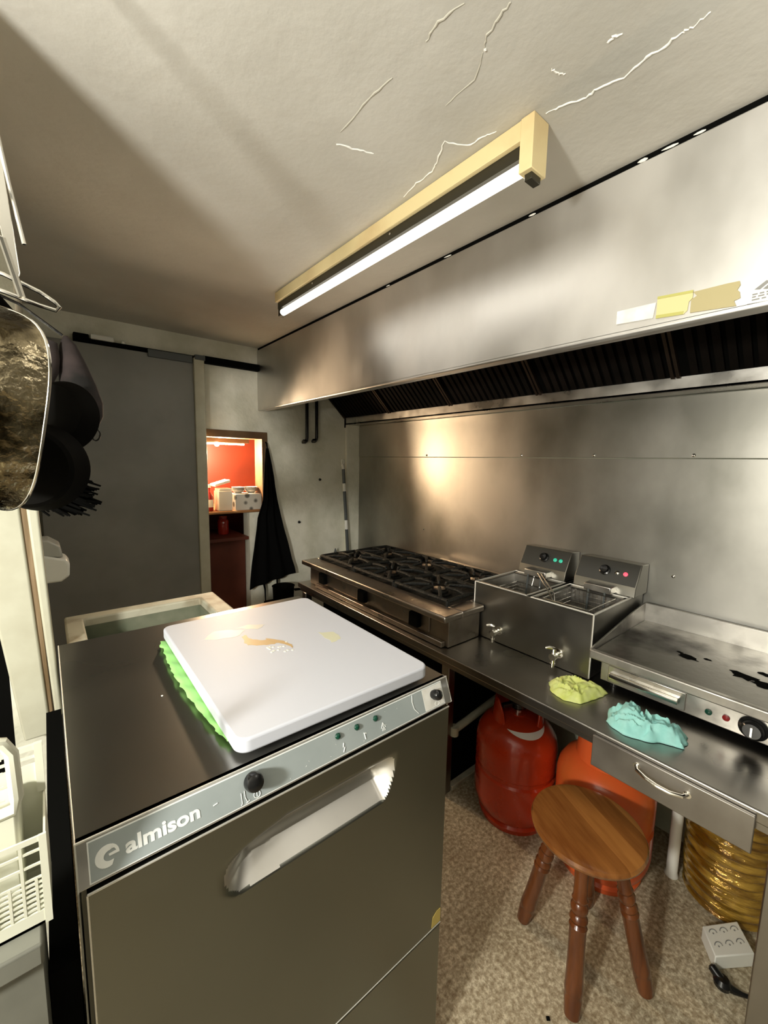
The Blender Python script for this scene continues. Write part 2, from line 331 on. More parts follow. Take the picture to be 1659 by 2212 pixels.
# ceiling cracks: flaking lines of lifted plaster
def crack(pts, w, m='crack', up=0.0015):
    rnd = random.Random(len(pts)*7+int(pts[0][0]*1000))
    P = []
    for a, b in zip(pts, pts[1:]):
        for t in range(5):
            P.append((a[0]+(b[0]-a[0])*t/5+rnd.uniform(-1, 1)*0.0022, a[1]+(b[1]-a[1])*t/5+rnd.uniform(-1, 1)*0.0022))
    P.append(pts[-1])
    n = len(P)
    MB().tube([(x, y, ZT-0.0002) for x, y in P], [w*(0.35+0.65*math.sin(math.pi*(i+0.5)/n)**0.5)*rnd.uniform(0.6, 1.2) for i in range(n)], 6).build('plaster_crack', m, ceil)
crack([(0.777,0.487),(0.781,0.458),(0.799,0.429),(0.795,0.402),(0.808,0.362),(0.797,0.323),(0.801,0.305),(0.794,0.278),(0.798,0.261),(0.793,0.240)], 0.0021)
crack([(0.742,0.575),(0.734,0.594),(0.728,0.637),(0.682,0.660),(0.710,0.706),(0.728,0.738),(0.728,0.791),(0.74,0.85)], 0.0018)
crack([(0.516,0.811),(0.557,0.797),(0.593,0.783)], 0.0022)
crack([(0.507,0.619),(0.503,0.677),(0.505,0.780)], 0.0017, 'crack_dark')
crack([(0.512,0.463),(0.502,0.504),(0.508,0.539)], 0.0016, 'crack_dark')
crack([(0.560,0.418),(0.565,0.446),(0.575,0.474),(0.588,0.486)], 0.0016, 'crack_dark')
crack([(0.725,0.357),(0.723,0.346),(0.729,0.335)], 0.0020)
crack([(0.699,0.436),(0.716,0.432),(0.726,0.424)], 0.0018)
crack([(0.588,0.486),(0.589,0.488)], 0.0028)
crack([(0.590,0.49),(0.62,0.53),(0.62,0.60)], 0.0012, 'crack_dark')
crack([(0.84,1.45),(0.845,1.5)], 0.002)

# ------------------------------------------------------------------ extraction hood
hd = thing('extraction_hood', (1.4, 0.9, 1.7), 'long stainless steel extraction hood along the right wall over the cooking line', 'extractor hood')
MB().box(1.030, 1.042, -1.2, 2.488, 1.700, 2.046).build('front_panel', 'steel_hood', hd, bevel=0.002)
MB().box(1.030, 1.075, -1.2, 2.488, 1.694, 1.706).build('bottom_lip', 'steel_hood', hd, bevel=0.003)
g = MB(); rnd = random.Random(3); y = -1.2
while y < 2.48:
    st = rnd.uniform(0.015, 0.05); h_ = rnd.uniform(0.003, 0.013); g.box(1.036, 1.05, y, y+st, ZT-0.002-h_-0.006, ZT); y += st
g.build('ceiling_gap', 'black_matte', hd)
for yy, hh, l in ((0.345,0.004,0.03),(0.40,0.006,0.02),(0.66,0.004,0.02),(0.95,0.003,0.03),(1.25,0.003,0.02),(0.30,0.004,0.02)):
    MB().lathe([(0.001,0),(hh*0.6,l*0.3),(hh*0.5,l*0.7),(0.0005,l)], (1.029, yy, ZT-0.012), (0,1,0.05), 7).build('sealant_bead', 'crack', hd)
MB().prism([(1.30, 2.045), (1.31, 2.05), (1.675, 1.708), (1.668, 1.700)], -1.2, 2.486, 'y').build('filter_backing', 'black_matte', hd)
for k in range(7):
    y0 = -0.99+k*0.495
    fb = MB(); e = Vector((0.362, 0, -0.342)); n_ = Vector((-0.687, 0, -0.727))
    for j in range(13):
        t0 = Vector((1.302, 0, 2.040)); yy = y0+0.03+j*(0.435/13)
        a = t0+e*0.04; b = t0+e*0.97
        fb.add([(a.x, yy, a.z), (a.x, yy+0.02, a.z), (b.x, yy+0.02, b.z), (b.x, yy, b.z)]+
               [tuple(p+n_*0.012) for p in (Vector((a.x, yy, a.z)), Vector((a.x, yy+0.02, a.z)), Vector((b.x, yy+0.02, b.z)), Vector((b.x, yy, b.z)))],
               [(0,1,2,3),(4,7,6,5),(0,4,5,1),(1,5,6,2),(2,6,7,3),(3,7,4,0)])
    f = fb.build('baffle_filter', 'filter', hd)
    for yy in (y0+0.003, y0+0.482):
        ed = MB(); a = Vector((1.302, yy, 2.040)); b = a+e*0.98
        ed.add([a, a+Vector((0,0.010,0)), b+Vector((0,0.010,0)), b]+[p+n_*0.016 for p in (a, a+Vector((0,0.010,0)), b+Vector((0,0.010,0)), b)],
               [(0,1,2,3),(4,7,6,5),(0,4,5,1),(1,5,6,2),(2,6,7,3),(3,7,4,0)])
        ed.build('filter_frame', 'filter_edge', f)
MB().box(1.665, 1.776, -1.2, 2.484, 1.655, 1.664).box(1.665, 1.672, -1.2, 2.484, 1.655, 1.702).box(1.768, 1.776, -1.2, 2.484, 1.655, 1.70).build('grease_gutter', 'steel', hd, bevel=0.001)
MB().box(1.66, 1.778, 2.480, 2.488, 1.635, 1.71).build('gutter_end', 'black_matte', hd)
# what is stuck on the hood front (near its right end in view)
MB().prism([(0.436,1.720),(0.362,1.716),(0.358,1.747),(0.436,1.748)], 1.0275, 1.0297, 'x').build('faded_label', 'label_ghost', hd)
MB().prism([(0.356,1.714),(0.306,1.710),(0.300,1.716),(0.299,1.732),(0.293,1.738),(0.293,1.752),(0.356,1.757)], 1.0270, 1.0297, 'x').build('torn_tape', 'tape_light', hd)
MB().prism([(0.356,1.7575),(0.293,1.753),(0.293,1.748),(0.356,1.7525)], 1.0262, 1.0272, 'x').build('tape_edge', 'tape_olive', hd)
MB().prism([(0.356,1.7135),(0.307,1.710),(0.306,1.716),(0.356,1.720)], 1.0262, 1.0272, 'x').build('tape_edge', 'tape_olive', hd)
MB().prism([(0.295,1.710),(0.222,1.704),(0.226,1.714),(0.217,1.717),(0.219,1.728),(0.223,1.733),(0.219,1.741),(0.221,1.748),(0.240,1.749),(0.293,1.749),(0.286,1.740),(0.295,1.735)], 1.0265, 1.0297, 'x').build('tan_tape_strip', 'tape_tan', hd)
lb = MB().prism([(0.206,1.703),(0.13,1.700),(0.13,1.742),(0.206,1.746)], 1.0275, 1.0297, 'x').build('printed_label', 'label_white', hd)
p = MB()
p.prism([(0.198,1.726),(0.182,1.738),(0.178,1.734),(0.190,1.724)], 1.0268, 1.0276, 'x').prism([(0.186,1.724),(0.170,1.737),(0.166,1.732),(0.180,1.722)], 1.0268, 1.0276, 'x')
for zz in (1.7165, 1.712, 1.707):
    yy = 0.200
    while yy > 0.14:
        l_ = random.uniform(0.005, 0.012); p.box(1.0268, 1.0276, yy-l_, yy, zz, zz+0.0022); yy -= l_+0.003
p.build('label_print', 'label_dark', lb)
# ------------------------------------------------------------------ backsplash
bs = thing('steel_backsplash', (1.775, 0.6, 0.7), 'tall stainless steel splashback covering the right wall from counter to hood', 'splashback')
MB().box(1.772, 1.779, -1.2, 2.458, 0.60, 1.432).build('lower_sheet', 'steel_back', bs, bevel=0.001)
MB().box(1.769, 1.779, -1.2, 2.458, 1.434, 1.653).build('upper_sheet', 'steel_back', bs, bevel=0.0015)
for yy, zz in ((1.77,1.444),(1.135,1.444),(0.795,1.444),(0.452,1.444),(0.476,1.002),(1.78,1.0),(0.2,1.444)):
    MB().lathe([(0.006,0),(0.006,0.001),(0.003,0.003),(0.0005,0.0035)], (1.7715 if zz < 1.4 else 1.7685, yy, zz), (-1,0,0), 12).build('screw_head', 'chrome', bs)

# ------------------------------------------------------------------ ceiling lamp
lt = thing('fluorescent_lamp', (0.778, 1.05, ZT), 'long wood-sided ceiling batten with a bare white tube beside the hood', 'ceiling lamp')
MB().box(0.755, 0.767, 0.525, 1.635, 2.024, 2.0595).build('side_board', 'lamp_wood', lt, bevel=0.001)
MB().box(0.789, 0.801, 0.525, 1.635, 2.024, 2.0595).build('side_board', 'lamp_wood', lt, bevel=0.001)
MB().box(0.767, 0.789, 0.525, 1.635, 2.000, 2.0595).build('channel', 'lamp_dark', lt)
MB().box(0.752, 0.803, 0.497, 0.526, 1.962, 2.0595).build('end_block', 'lamp_wood', lt, bevel=0.0015)
MB().box(0.763, 0.795, 0.503, 0.519, 1.950, 1.963).build('end_clip', 'lamp_dark', lt, bevel=0.001)
MB().box(0.767, 0.789, 1.61, 1.632, 1.972, 2.002).build('tube_holder', 'lamp_dark', lt, bevel=0.001)
MB().cyl((0.778, 0.527, 1.985), (0.778, 1.612, 1.985), 0.0125, seg=24).build('tube', 'tube', lt)
for yy in (0.93, 1.35): MB().cyl((0.768, yy, 2.012), (0.762, yy, 2.012), 0.003, seg=10).build('screw', 'chrome', lt)

# ------------------------------------------------------------------ steel counter along the right wall
ct = thing('steel_counter', (1.44, 0.8, 0), 'low stainless steel counter carrying the hob, fryer and griddle', 'counter')
MB().box(1.100, 1.770, -0.60, 2.12, 0.672, ZC).build('worktop', 'steel_dark', ct, bevel=0.004, seg=3)
MB().box(1.106, 1.135, -0.58, 2.10, 0.655, 0.673).build('front_rail', 'steel_dark', ct)
for x_, y_ in ((1.122, 0.062), (1.72, 0.062), (1.25, 1.085), (1.72, 1.085), (1.122, 2.05)):
    MB().box(x_-0.02, x_+0.02, y_-0.02, y_+0.02, 0, 0.656).build('leg', 'steel_dark', ct, bevel=0.003)
MB().tube([(1.70, 0.09, 0.335), (1.70, 1.07, 0.335)], 0.016, 14).build('rear_crossbar', 'cream', ct)
MB().tube([(1.275, 1.062, 0.285), (1.33, 1.062, 0.29), (1.70, 1.062, 0.335)], 0.016, 14).tube([(1.275, 1.062, 0.262), (1.275, 1.062, 0.30)], 0.019, 12).build('side_crossbar', 'cream', ct)
MB().box(1.26, 1.74, 1.09, 1.10, 0.012, 0.655).build('black_side_sheet', 'black_matte', ct)
MB().box(1.275, 1.72, 1.060, 1.088, 0.0, 0.022).build('floor_runner', 'cream_dirty', ct, bevel=0.003)
dr = MB().box(1.090, 1.0985, 0.107, 0.436, 0.604, 0.690).box(1.0985, 1.50, 0.12, 0.42, 0.61, 0.652).build('drawer', 'steel_drawer', ct, bevel=0.002)
MB().tube([(1.089, 0.328, 0.668), (1.075, 0.322, 0.667), (1.066, 0.30, 0.664), (1.064, 0.275, 0.661), (1.066, 0.25, 0.660), (1.075, 0.228, 0.661), (1.089, 0.222, 0.662)], 0.0045, 10).lathe([(0.008,0),(0.008,0.003)], (1.0905,0.328,0.668), (-1,0,0), 12).lathe([(0.008,0),(0.008,0.003)], (1.0905,0.222,0.662), (-1,0,0), 12).build('handle', 'chrome', dr)
# dark cupboard body beneath the hob
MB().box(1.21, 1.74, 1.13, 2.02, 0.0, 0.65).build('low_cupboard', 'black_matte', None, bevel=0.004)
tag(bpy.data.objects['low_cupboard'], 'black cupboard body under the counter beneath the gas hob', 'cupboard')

# ------------------------------------------------------------------ gas range
rg = thing('gas_hob', (1.43, 1.54, ZC), 'greasy six-burner steel gas hob with black cast-iron grates at the counter end', 'gas hob')
MB().prism([(1.150,1.005),(1.335,1.005),(1.335,1.052),(1.74,1.052),(1.74,2.06),(1.150,2.06)], 0.702, 0.812, 'z').build('body', 'steel_range', rg, bevel=0.002)
MB().box(1.105, 1.205, 0.985, 2.085, 0.812, 0.838).box(1.205, 1.338, 0.985, 1.065, 0.812, 0.838).box(1.338, 1.755, 1.048, 1.065, 0.812, 0.838).box(1.205, 1.755, 2.06, 2.085, 0.812, 0.838).box(1.715, 1.755, 1.065, 2.06, 0.812, 0.842).build('top_rim', 'steel_range', rg, bevel=0.007, seg=3)
MB().box(1.205, 1.715, 1.065, 2.06, 0.812, 0.820).build('burner_tray', 'black_iron', rg)
MB().box(1.705, 1.745, 1.07, 1.60, 0.842, 0.858).build('rear_flue', 'steel_range', rg, bevel=0.003)
MB().box(1.128, 1.150, 1.02, 1.97, 0.702, 0.724).build('drip_tray', 'steel_range', rg, bevel=0.003)
MB().box(1.141, 1.150, 1.10, 1.90, 0.735, 0.805).build('front_panel', 'steel_range', rg, bevel=0.002)
for yy in (1.17, 1.53, 1.89):
    MB().prism([(yy-0.028,0.742),(yy+0.028,0.742),(yy+0.026,0.800),(yy-0.026,0.800)], 1.118, 1.141, 'x').build('knob_block', 'black_matte', rg, bevel=0.005, seg=3)
for i, xx in enumerate((1.335, 1.585)):
    for yy in (1.232, 1.562, 1.892):
        b_ = MB().lathe([(0.055,0),(0.055,0.008),(0.040,0.010),(0.042,0.018),(0.030,0.022),(0.001,0.024)], (xx, yy, 0.820), (0,0,1), 28).build('burner', 'black_iron', rg)
        MB().lathe([(0.028,0),(0.030,0.004),(0.022,0.007),(0.001,0.008)], (xx, yy, 0.843), (0,0,1), 24).build('burner_cap', 'steel_range', b_)
        gr = MB(); hw, hl = 0.118, 0.158
        for a, b in (((-hw,-hl),(hw,-hl)),((hw,-hl),(hw,hl)),((hw,hl),(-hw,hl)),((-hw,hl),(-hw,-hl))):
            gr.tube([(xx+a[0], yy+a[1], 0.853), (xx+(a[0]+b[0])/2+random.uniform(-.002,.002), yy+(a[1]+b[1])/2, 0.853+random.uniform(0,.004)), (xx+b[0], yy+b[1], 0.853)], 0.0085, 8)
        for k in range(8):
            an = math.pi*k/4+math.pi/8*0; c_, s_ = math.cos(an), math.sin(an)
            t = min(hw/abs(c_) if abs(c_) > 1e-3 else 9, hl/abs(s_) if abs(s_) > 1e-3 else 9)
            gr.tube([(xx+c_*t, yy+s_*t, 0.853), (xx+c_*t*0.7, yy+s_*t*0.7, 0.862), (xx+c_*0.045, yy+s_*0.045, 0.862), (xx+c_*0.040, yy+s_*0.040, 0.852)], [0.0085, 0.0085, 0.007, 0.005], 8)
        for sx in (-1, 1):
            for sy in (-1, 1): gr.cyl((xx+sx*hw, yy+sy*hl, 0.820), (xx+sx*hw, yy+sy*hl, 0.855), 0.009, seg=8)
        gr.build('grate', 'black_iron', rg)

# ------------------------------------------------------------------ double fryer
fy = thing('double_deep_fryer', (1.55, 0.80, ZC), 'double-tank stainless steel countertop deep fryer between the hob and the griddle', 'deep fryer')
X0, X1, YA, YB, YM, Z0, Z1 = 1.346, 1.765, 0.566, 1.043, 0.800, 0.702, 0.921
sh = MB()
sh.box(X0, X0+0.006, YA, YB, Z0, Z1).box(X1-0.006, X1, YA, YB, Z0, Z1).box(X0+0.006, X1-0.006, YA, YA+0.006, Z0, Z1).box(X0+0.006, X1-0.006, YB-0.006, YB, Z0, Z1).box(X0+0.006, X1-0.006, YM-0.008, YM+0.008, Z0+0.01, Z1-0.006)
sh.build('casing', 'steel_fryer', fy, bevel=0.0015)
def rim(a, b, c, d, z):
    return MB().tube([(a, c, z), (b, c, z), (b, d, z), (a, d, z)], 0.003, 8, closed=True)
for (ya, yb) in ((YA+0.012, YM-0.02), (YM+0.02, YB-0.012)):
    tk = MB(); xa, xb = X0+0.02, X0+0.26
    t_ = 0.003
    tk.box(xa, xb, ya, yb, 0.775, 0.779).box(xa, xa+t_, ya, yb, 0.775, Z1).box(xb-t_, xb, ya, yb, 0.775, Z1).box(xa, xb, ya, ya+t_, 0.775, Z1).box(xa, xb, yb-t_, yb, 0.775, Z1)
    tank = tk.build('tank', 'steel', fy)
    MB().box(X0, xa+t_, ya-0.012, yb+0.012, Z1-0.004, Z1).box(xb-t_, X1, ya-0.012, yb+0.012, Z1-0.004, Z1).box(X0, X1, ya-0.012, ya+t_, Z1-0.004, Z1).box(X0, X1, yb-t_, yb+0.012, Z1-0.004, Z1).build('deck', 'steel', tank, bevel=0.001)
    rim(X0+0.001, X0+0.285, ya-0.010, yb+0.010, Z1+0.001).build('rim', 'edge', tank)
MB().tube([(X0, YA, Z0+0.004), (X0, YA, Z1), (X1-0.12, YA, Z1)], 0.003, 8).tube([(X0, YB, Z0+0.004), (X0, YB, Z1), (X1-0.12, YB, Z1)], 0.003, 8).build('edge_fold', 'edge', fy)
for k, (ya, yb) in enumerate(((0.556, 0.785), (0.822, 1.038))):
    prof = [(1.648, 0.921), (1.768, 0.921), (1.768, 1.032), (1.700, 1.036), (1.655, 0.955)]
    hdh = MB().prism(prof, ya, yb, 'y').build('control_head', 'steel_fryer', fy, bevel=0.002)
    sl = Vector((1.700-1.655, 0, 1.036-0.955)); n_ = Vector((-sl.z, 0, sl.x)).normalized()
    def pt(y, t, o=0.0): 
        q = Vector((1.655, y, 0.955))+sl*t+n_*o; return q
    a_, b_, c_, d_ = pt(ya+0.004, 0.04, 0.0004), pt(yb-0.004, 0.04, 0.0004), pt(yb-0.004, 0.97, 0.0004), pt(ya+0.004, 0.97, 0.0004)
    MB().add([a_, b_, c_, d_]+[v+n_*0.001 for v in (a_, b_, c_, d_)], [(0,3,2,1),(4,5,6,7),(0,1,5,4),(1,2,6,5),(2,3,7,6),(3,0,4,7)]).build('face_plate', 'face', hdh)
    ky = (0.677, 0.932)[k]
    MB().lathe([(0.020,0),(0.020,0.006),(0.015,0.008),(0.014,0.020),(0.001,0.021)], pt(ky, 0.52, 0.001), n_, 20).build('knob', 'black', hdh)
    for j, yy in enumerate(((0.632, 0.602), (0.882, 0.857))[k]):
        mm = (('chrome', 'led_red'), ('led_green', 'led_green'))[k][j]
        q0 = pt(yy, 0.50, 0.001)
        MB().lathe([(0.008,0),(0.008,0.003),(0.005,0.005),(0.001,0.0055)], q0, n_, 14).build('indicator_light', mm, hdh)
    # element neck into the tank
    MB().box(1.60, 1.655, (ya+yb)/2-0.05, (ya+yb)/2+0.05, 0.925, 0.952).build('element_bridge', 'steel', hdh, bevel=0.003)
    xe = 1.60
    MB().tube([(xe, (ya+yb)/2-0.03, 0.93), (xe-0.012, (ya+yb)/2-0.03, 0.80), (xe-0.19, (ya+yb)/2-0.03, 0.795), (xe-0.19, (ya+yb)/2+0.03, 0.795), (xe-0.012, (ya+yb)/2+0.03, 0.80), (xe, (ya+yb)/2+0.03, 0.93)], 0.004, 8).build('heating_element', 'grey_mop', hdh)
    # drain tap
    ty = (0.672, 0.918)[k]; zt_ = 0.752
    tp = MB().lathe([(0.016,0),(0.016,0.004),(0.008,0.006),(0.008,0.03)], (X0, ty, zt_), (-1,0,0), 16).lathe([(0.012,0),(0.013,0.01),(0.012,0.022)], (X0-0.026, ty, zt_), (-1,0,0), 16)
    tp.cyl((X0-0.038, ty, zt_+0.012), (X0-0.040, ty, zt_-0.036), 0.008, 0.007, seg=14).lathe([(0.009,0),(0.009,0.003)], (X0-0.040, ty, zt_-0.022), (0,0,-1), 14)
    tap = tp.build('drain_tap', 'chrome', fy)
    MB().cyl((X0-0.036, ty, zt_+0.010), (X0-0.036, ty, zt_+0.026), 0.005, seg=10).tube([(X0-0.030, ty, zt_+0.026), (X0-0.046, ty+0.014, zt_+0.030), (X0-0.052, ty+0.022, zt_+0.027)], [0.005, 0.006, 0.0045], 8).build('tap_lever', 'chrome', tap)
# wire baskets in the two tanks
def wire_basket(xa, xb, ya, yb, zb, zt, name_root, handle):
    t = MB()
    for z in (zb, zt): t.tube([(xa,ya,z),(xb,ya,z),(xb,yb,z),(xa,yb,z)], 0.0022, 6, closed=True)
    t.build('wire_rim', 'chrome', name_root)
    w = MB(); n = 12
    for i in range(n+1):
        x = xa+(xb-xa)*i/n
        w.tube([(x,ya,zt),(x,ya,zb),(x,yb,zb),(x,yb,zt)], 0.0007, 4)
    n = 10
    for i in range(n+1):
        y = ya+(yb-ya)*i/n
        w.tube([(xa,y,zt),(xa,y,zb),(xb,y,zb),(xb,y,zt)], 0.0007, 4)
    for i in range(1, 6):
        z = zb+(zt-zb)*i/6
        w.tube([(xa,ya,z),(xb,ya,z),(xb,yb,z),(xa,yb,z)], 0.0006, 4, closed=True)
    w.build('wire_mesh', 'steel', name_root)
    h = MB()
    for p_ in handle: h.tube(p_, 0.0026, 8)
    h.build('handle', 'chrome', name_root)
fb1 = thing('fryer_basket', (1.48, 0.685, 0.80), 'wire frying basket in the right tank of the fryer, long handle lying across', 'fryer basket', 'wire baskets in the deep fryer')
wire_basket(1.385, 1.595, 0.60, 0.765, 0.815, 0.918, fb1,
            [[(1.42,0.74,0.90),(1.45,0.76,0.925),(1.60,0.90,0.943)],[(1.40,0.73,0.90),(1.44,0.775,0.928),(1.60,0.915,0.943),(1.605,0.908,0.944),(1.60,0.90,0.943)]])
fb2 = thing('fryer_basket', (1.48, 0.92, 0.80), 'wire frying basket sunk in the left tank of the fryer', 'fryer basket', 'wire baskets in the deep fryer')
wire_basket(1.385, 1.595, 0.840, 1.01, 0.800, 0.885, fb2, [[(1.594,0.90,0.885),(1.61,0.90,0.93),(1.64,0.905,0.938)],[(1.594,0.935,0.885),(1.61,0.935,0.93),(1.64,0.93,0.938)]])

# ------------------------------------------------------------------ griddle
gd = thing('electric_griddle', (1.55, 0.22, ZC), 'steel electric griddle with scorched plate and drip drawer at the right', 'griddle')
MB().box(1.350, 1.74, -0.10, 0.53, 0.718, 0.802).build('body', 'steel', gd, bevel=0.004)
MB().box(1.342, 1.3505, -0.10, 0.53, 0.722, 0.796).build('front_panel', 'steel_smear', gd, bevel=0.003)
MB().box(1.300, 1.74, -0.11, 0.545, 0.806, 0.822).build('plate', 'plate', gd, bevel=0.003)
MB().box(1.296, 1.315, -0.115, 0.55, 0.800, 0.828).build('front_lip', 'steel_smear', gd, bevel=0.004, seg=3)
MB().prism([(1.300,0.806),(1.745,0.806),(1.745,0.890),(1.62,0.878),(1.34,0.836),(1.30,0.828)], 0.545, 0.551, 'y').build('side_splash', 'steel_smear', gd, bevel=0.001)
MB().box(1.738, 1.748, -0.11, 0.551, 0.800, 0.890).build('back_splash', 'steel_smear', gd, bevel=0.002)
rnd = random.Random(5)
for cx_, cy_, s_ in ((1.50,0.34,0.030),(1.53,0.30,0.010),(1.52,0.37,0.009),(1.49,0.21,0.038),(1.47,0.16,0.030),(1.55,0.17,0.02)):
    pr = [(cx_+math.cos(a)*s_*rnd.uniform(.35,.8), cy_+math.sin(a)*s_*rnd.uniform(.5,1.2)) for a in [2*math.pi*k/14 for k in range(14)]]
    MB().prism(pr, 0.8222, 0.8228, 'z').build('burnt_residue', 'black_matte', gd)
MB().box(1.334, 1.343, 0.300, 0.505, 0.730, 0.782).build('drip_drawer', 'steel', gd, bevel=0.002)
MB().prism([(1.336,0.768),(1.312,0.770),(1.308,0.764),(1.308,0.752),(1.312,0.752),(1.314,0.762),(1.336,0.762)], 0.312, 0.492, 'y').build('drawer_handle', 'chrome', gd, bevel=0.001)
MB().lathe([(0.008,0),(0.008,0.004),(0.001,0.006)], (1.342,0.249,0.752), (-1,0,0), 16).build('indicator_light', 'led_off', gd)
MB().lathe([(0.008,0),(0.008,0.004),(0.001,0.006)], (1.342,0.212,0.754), (-1,0,0), 16).build('indicator_light', 'red_lens', gd)
kn = MB().lathe([(0.030,0),(0.030,0.004),(0.024,0.008),(0.022,0.020),(0.018,0.024),(0.001,0.024)], (1.342,0.158,0.754), (-1,0,0), 32).build('thermostat_knob', 'black', gd)
MB().box(1.312, 1.318, 0.156, 0.160, 0.742, 0.766).build('pointer', 'chrome', kn)
for x_, y_ in ((1.38,0.50),(1.38,-0.07),(1.70,0.50),(1.70,-0.07)):
    MB().cyl((x_,y_,0.7005),(x_,y_,0.72),0.014,seg=16).build('foot', 'black', gd)

# ------------------------------------------------------------------ crumpled cloths
def cloth(name, m, pts, h, label, seed, n=70, gain=1.0):
    # pts = outline polygon, filled as a warped grid and folded
    cx_ = sum(p[0] for p in pts)/len(pts); cy_ = sum(p[1] for p in pts)/len(pts); K = len(pts)
    def edge(a):
        t = a*K; i = int(t) % K; f = t-int(t); p0 = pts[i]; p1 = pts[(i+1) % K]
        return (p0[0]+(p1[0]-p0[0])*f, p0[1]+(p1[1]-p0[1])*f)
    vs = []; fs = []; rings = 26; z0 = ZC+0.0015
    for r in range(rings+1):
        rr = r/rings
        for k in range(n):
            e = edge(k/n); j = 1+0.10*noise.noise(Vector((k*0.35, seed, 0)))*rr
            x = cx_+(e[0]-cx_)*rr*j; y = cy_+(e[1]-cy_)*rr*j
            q = Vector((x*24+seed, y*24, seed)); w_ = Vector((noise.noise(q), noise.noise(q+Vector((9,3,1))), 0))
            f1 = 1-abs(noise.noise(Vector((x*30+seed, y*30, 0))+w_*1.3))*2
            f2 = 1-abs(noise.noise(Vector((x*60+seed, y*60, 4))+w_))*2
            z = h*(max(0, 1-rr**3.5))*(0.30+0.62*max(0, f1)*gain+0.10*max(0, f2))
            vs.append((x+w_.x*0.006*(1-rr), y+w_.y*0.006*(1-rr), z0+max(z, 0)))
    for r in range(rings):
        for k in range(n): fs.append((r*n+k, r*n+(k+1) % n, (r+1)*n+(k+1) % n, (r+1)*n+k))
    o = MB().add(vs, fs).build(name, m, None, smooth=75, solid=0.0012)
    return tag(o, label, 'cloth')
cloth('dishcloth', 'lime_cloth', [(1.225,0.640),(1.28,0.630),(1.318,0.60),(1.325,0.545),(1.315,0.488),(1.25,0.500),(1.185,0.515),(1.165,0.560),(1.175,0.60)], 0.034,
      'crumpled lime green dishcloth on the counter in front of the fryer tap', 3.1)
cloth('dishcloth', 'teal_cloth', [(1.160,0.435),(1.225,0.450),(1.275,0.435),(1.262,0.395),(1.235,0.350),(1.245,0.310),(1.255,0.268),(1.200,0.258),(1.180,0.300),(1.150,0.335),(1.132,0.38)], 0.046,
      'twisted turquoise dishcloth on the counter in front of the griddle', 8.7, gain=1.2)

# ------------------------------------------------------------------ gas bottles
def gas_bottle(loc, body, label, rz):
    t = thing('gas_bottle', (0,0,0), label, 'gas bottle', 'orange gas bottles under the counter')
    r = 0.155
    MB().lathe([(0.13,0.0),(0.135,0.02),(0.128,0.03),(0.140,0.045),(r-0.004,0.075),(r,0.10),(r,0.200),(r-0.006,0.208),(r-0.006,0.222),(r,0.230),(r,0.315),(r-0.006,0.345),(r-0.024,0.375),(r-0.055,0.400),(r-0.090,0.414),(0.03,0.420),(0.03,0.424),(0.001,0.424)], (0,0,0), seg=64).build('body', body, t)
    # guard collar, open on one side
    vs = []; fs = []; n = 40; a0, a1 = math.radians(-70), math.radians(200)
    for i in range(n+1):
        a = a0+(a1-a0)*i/n; e = min(1, min(i, n-i)/4); top = 0.405+0.080*e**0.5
        for rr, z in ((0.098,0.398),(0.088,top),(0.082,top),(0.090,0.398)): vs.append((rr*math.cos(a), rr*math.sin(a), z))
    for i in range(n):
        for k in range(4): fs.append((i*4+k, i*4+(k+1) % 4, (i+1)*4+(k+1) % 4, (i+1)*4+k))
    fs += [(0,1,2,3), (n*4+3, n*4+2, n*4+1, n*4)]
    MB().add(vs, fs).build('guard_collar', body, t, bevel=0.002)
    MB().lathe([(0.020,0.42),(0.020,0.440),(0.014,0.445),(0.014,0.465),(0.004,0.468)], (0,0,0), seg=20).build('valve', 'chrome', t)
    MB().lathe([(0.024,0.446),(0.036,0.452),(0.036,0.470),(0.022,0.480),(0.001,0.482)], (0,0,0), seg=24).box(-0.075,-0.02,-0.009,0.009,0.455,0.470).build('regulator', 'black', t, bevel=0.002)
    # crescent label on the shoulder
    vs = []; fs = []; n = 18
    for i in range(n+1):
        a = math.radians(-150+100*i/n); w_ = 0.5*math.sin(math.pi*i/n)
        for rr, z in ((0.100, 0.4002), (0.100+0.034*w_*2*0.6, 0.4002-0.020*w_*2*0.6)):
            # follow the dome
            vs.append((rr*math.cos(a), rr*math.sin(a), dome(rr, r)+0.0012))
    for i in range(n): fs.append((i*2, i*2+1, i*2+3, i*2+2))
    MB().add(vs, fs).build('shoulder_label', 'label_white', t)
    t.location = loc; t.rotation_euler = (0, 0, rz)
    return t
def dome(rr, r):
    pr = [(r,0.315),(r-0.006,0.345),(r-0.024,0.375),(r-0.055,0.400),(r-0.090,0.414),(0.03,0.420)]
    for (ra, za), (rb, zb) in zip(pr, pr[1:]):
        if rb <= rr <= ra: return za+(zb-za)*(ra-rr)/(ra-rb)
    return 0.315
gas_bottle((1.405, 0.850, 0), 'orange', 'orange gas bottle standing furthest left under the counter, whole body in view', math.radians(-20))
gas_bottle((1.455, 0.530, 0), 'orange2', 'faded orange gas bottle behind the stool, partly hidden by the drawer', math.radians(30))

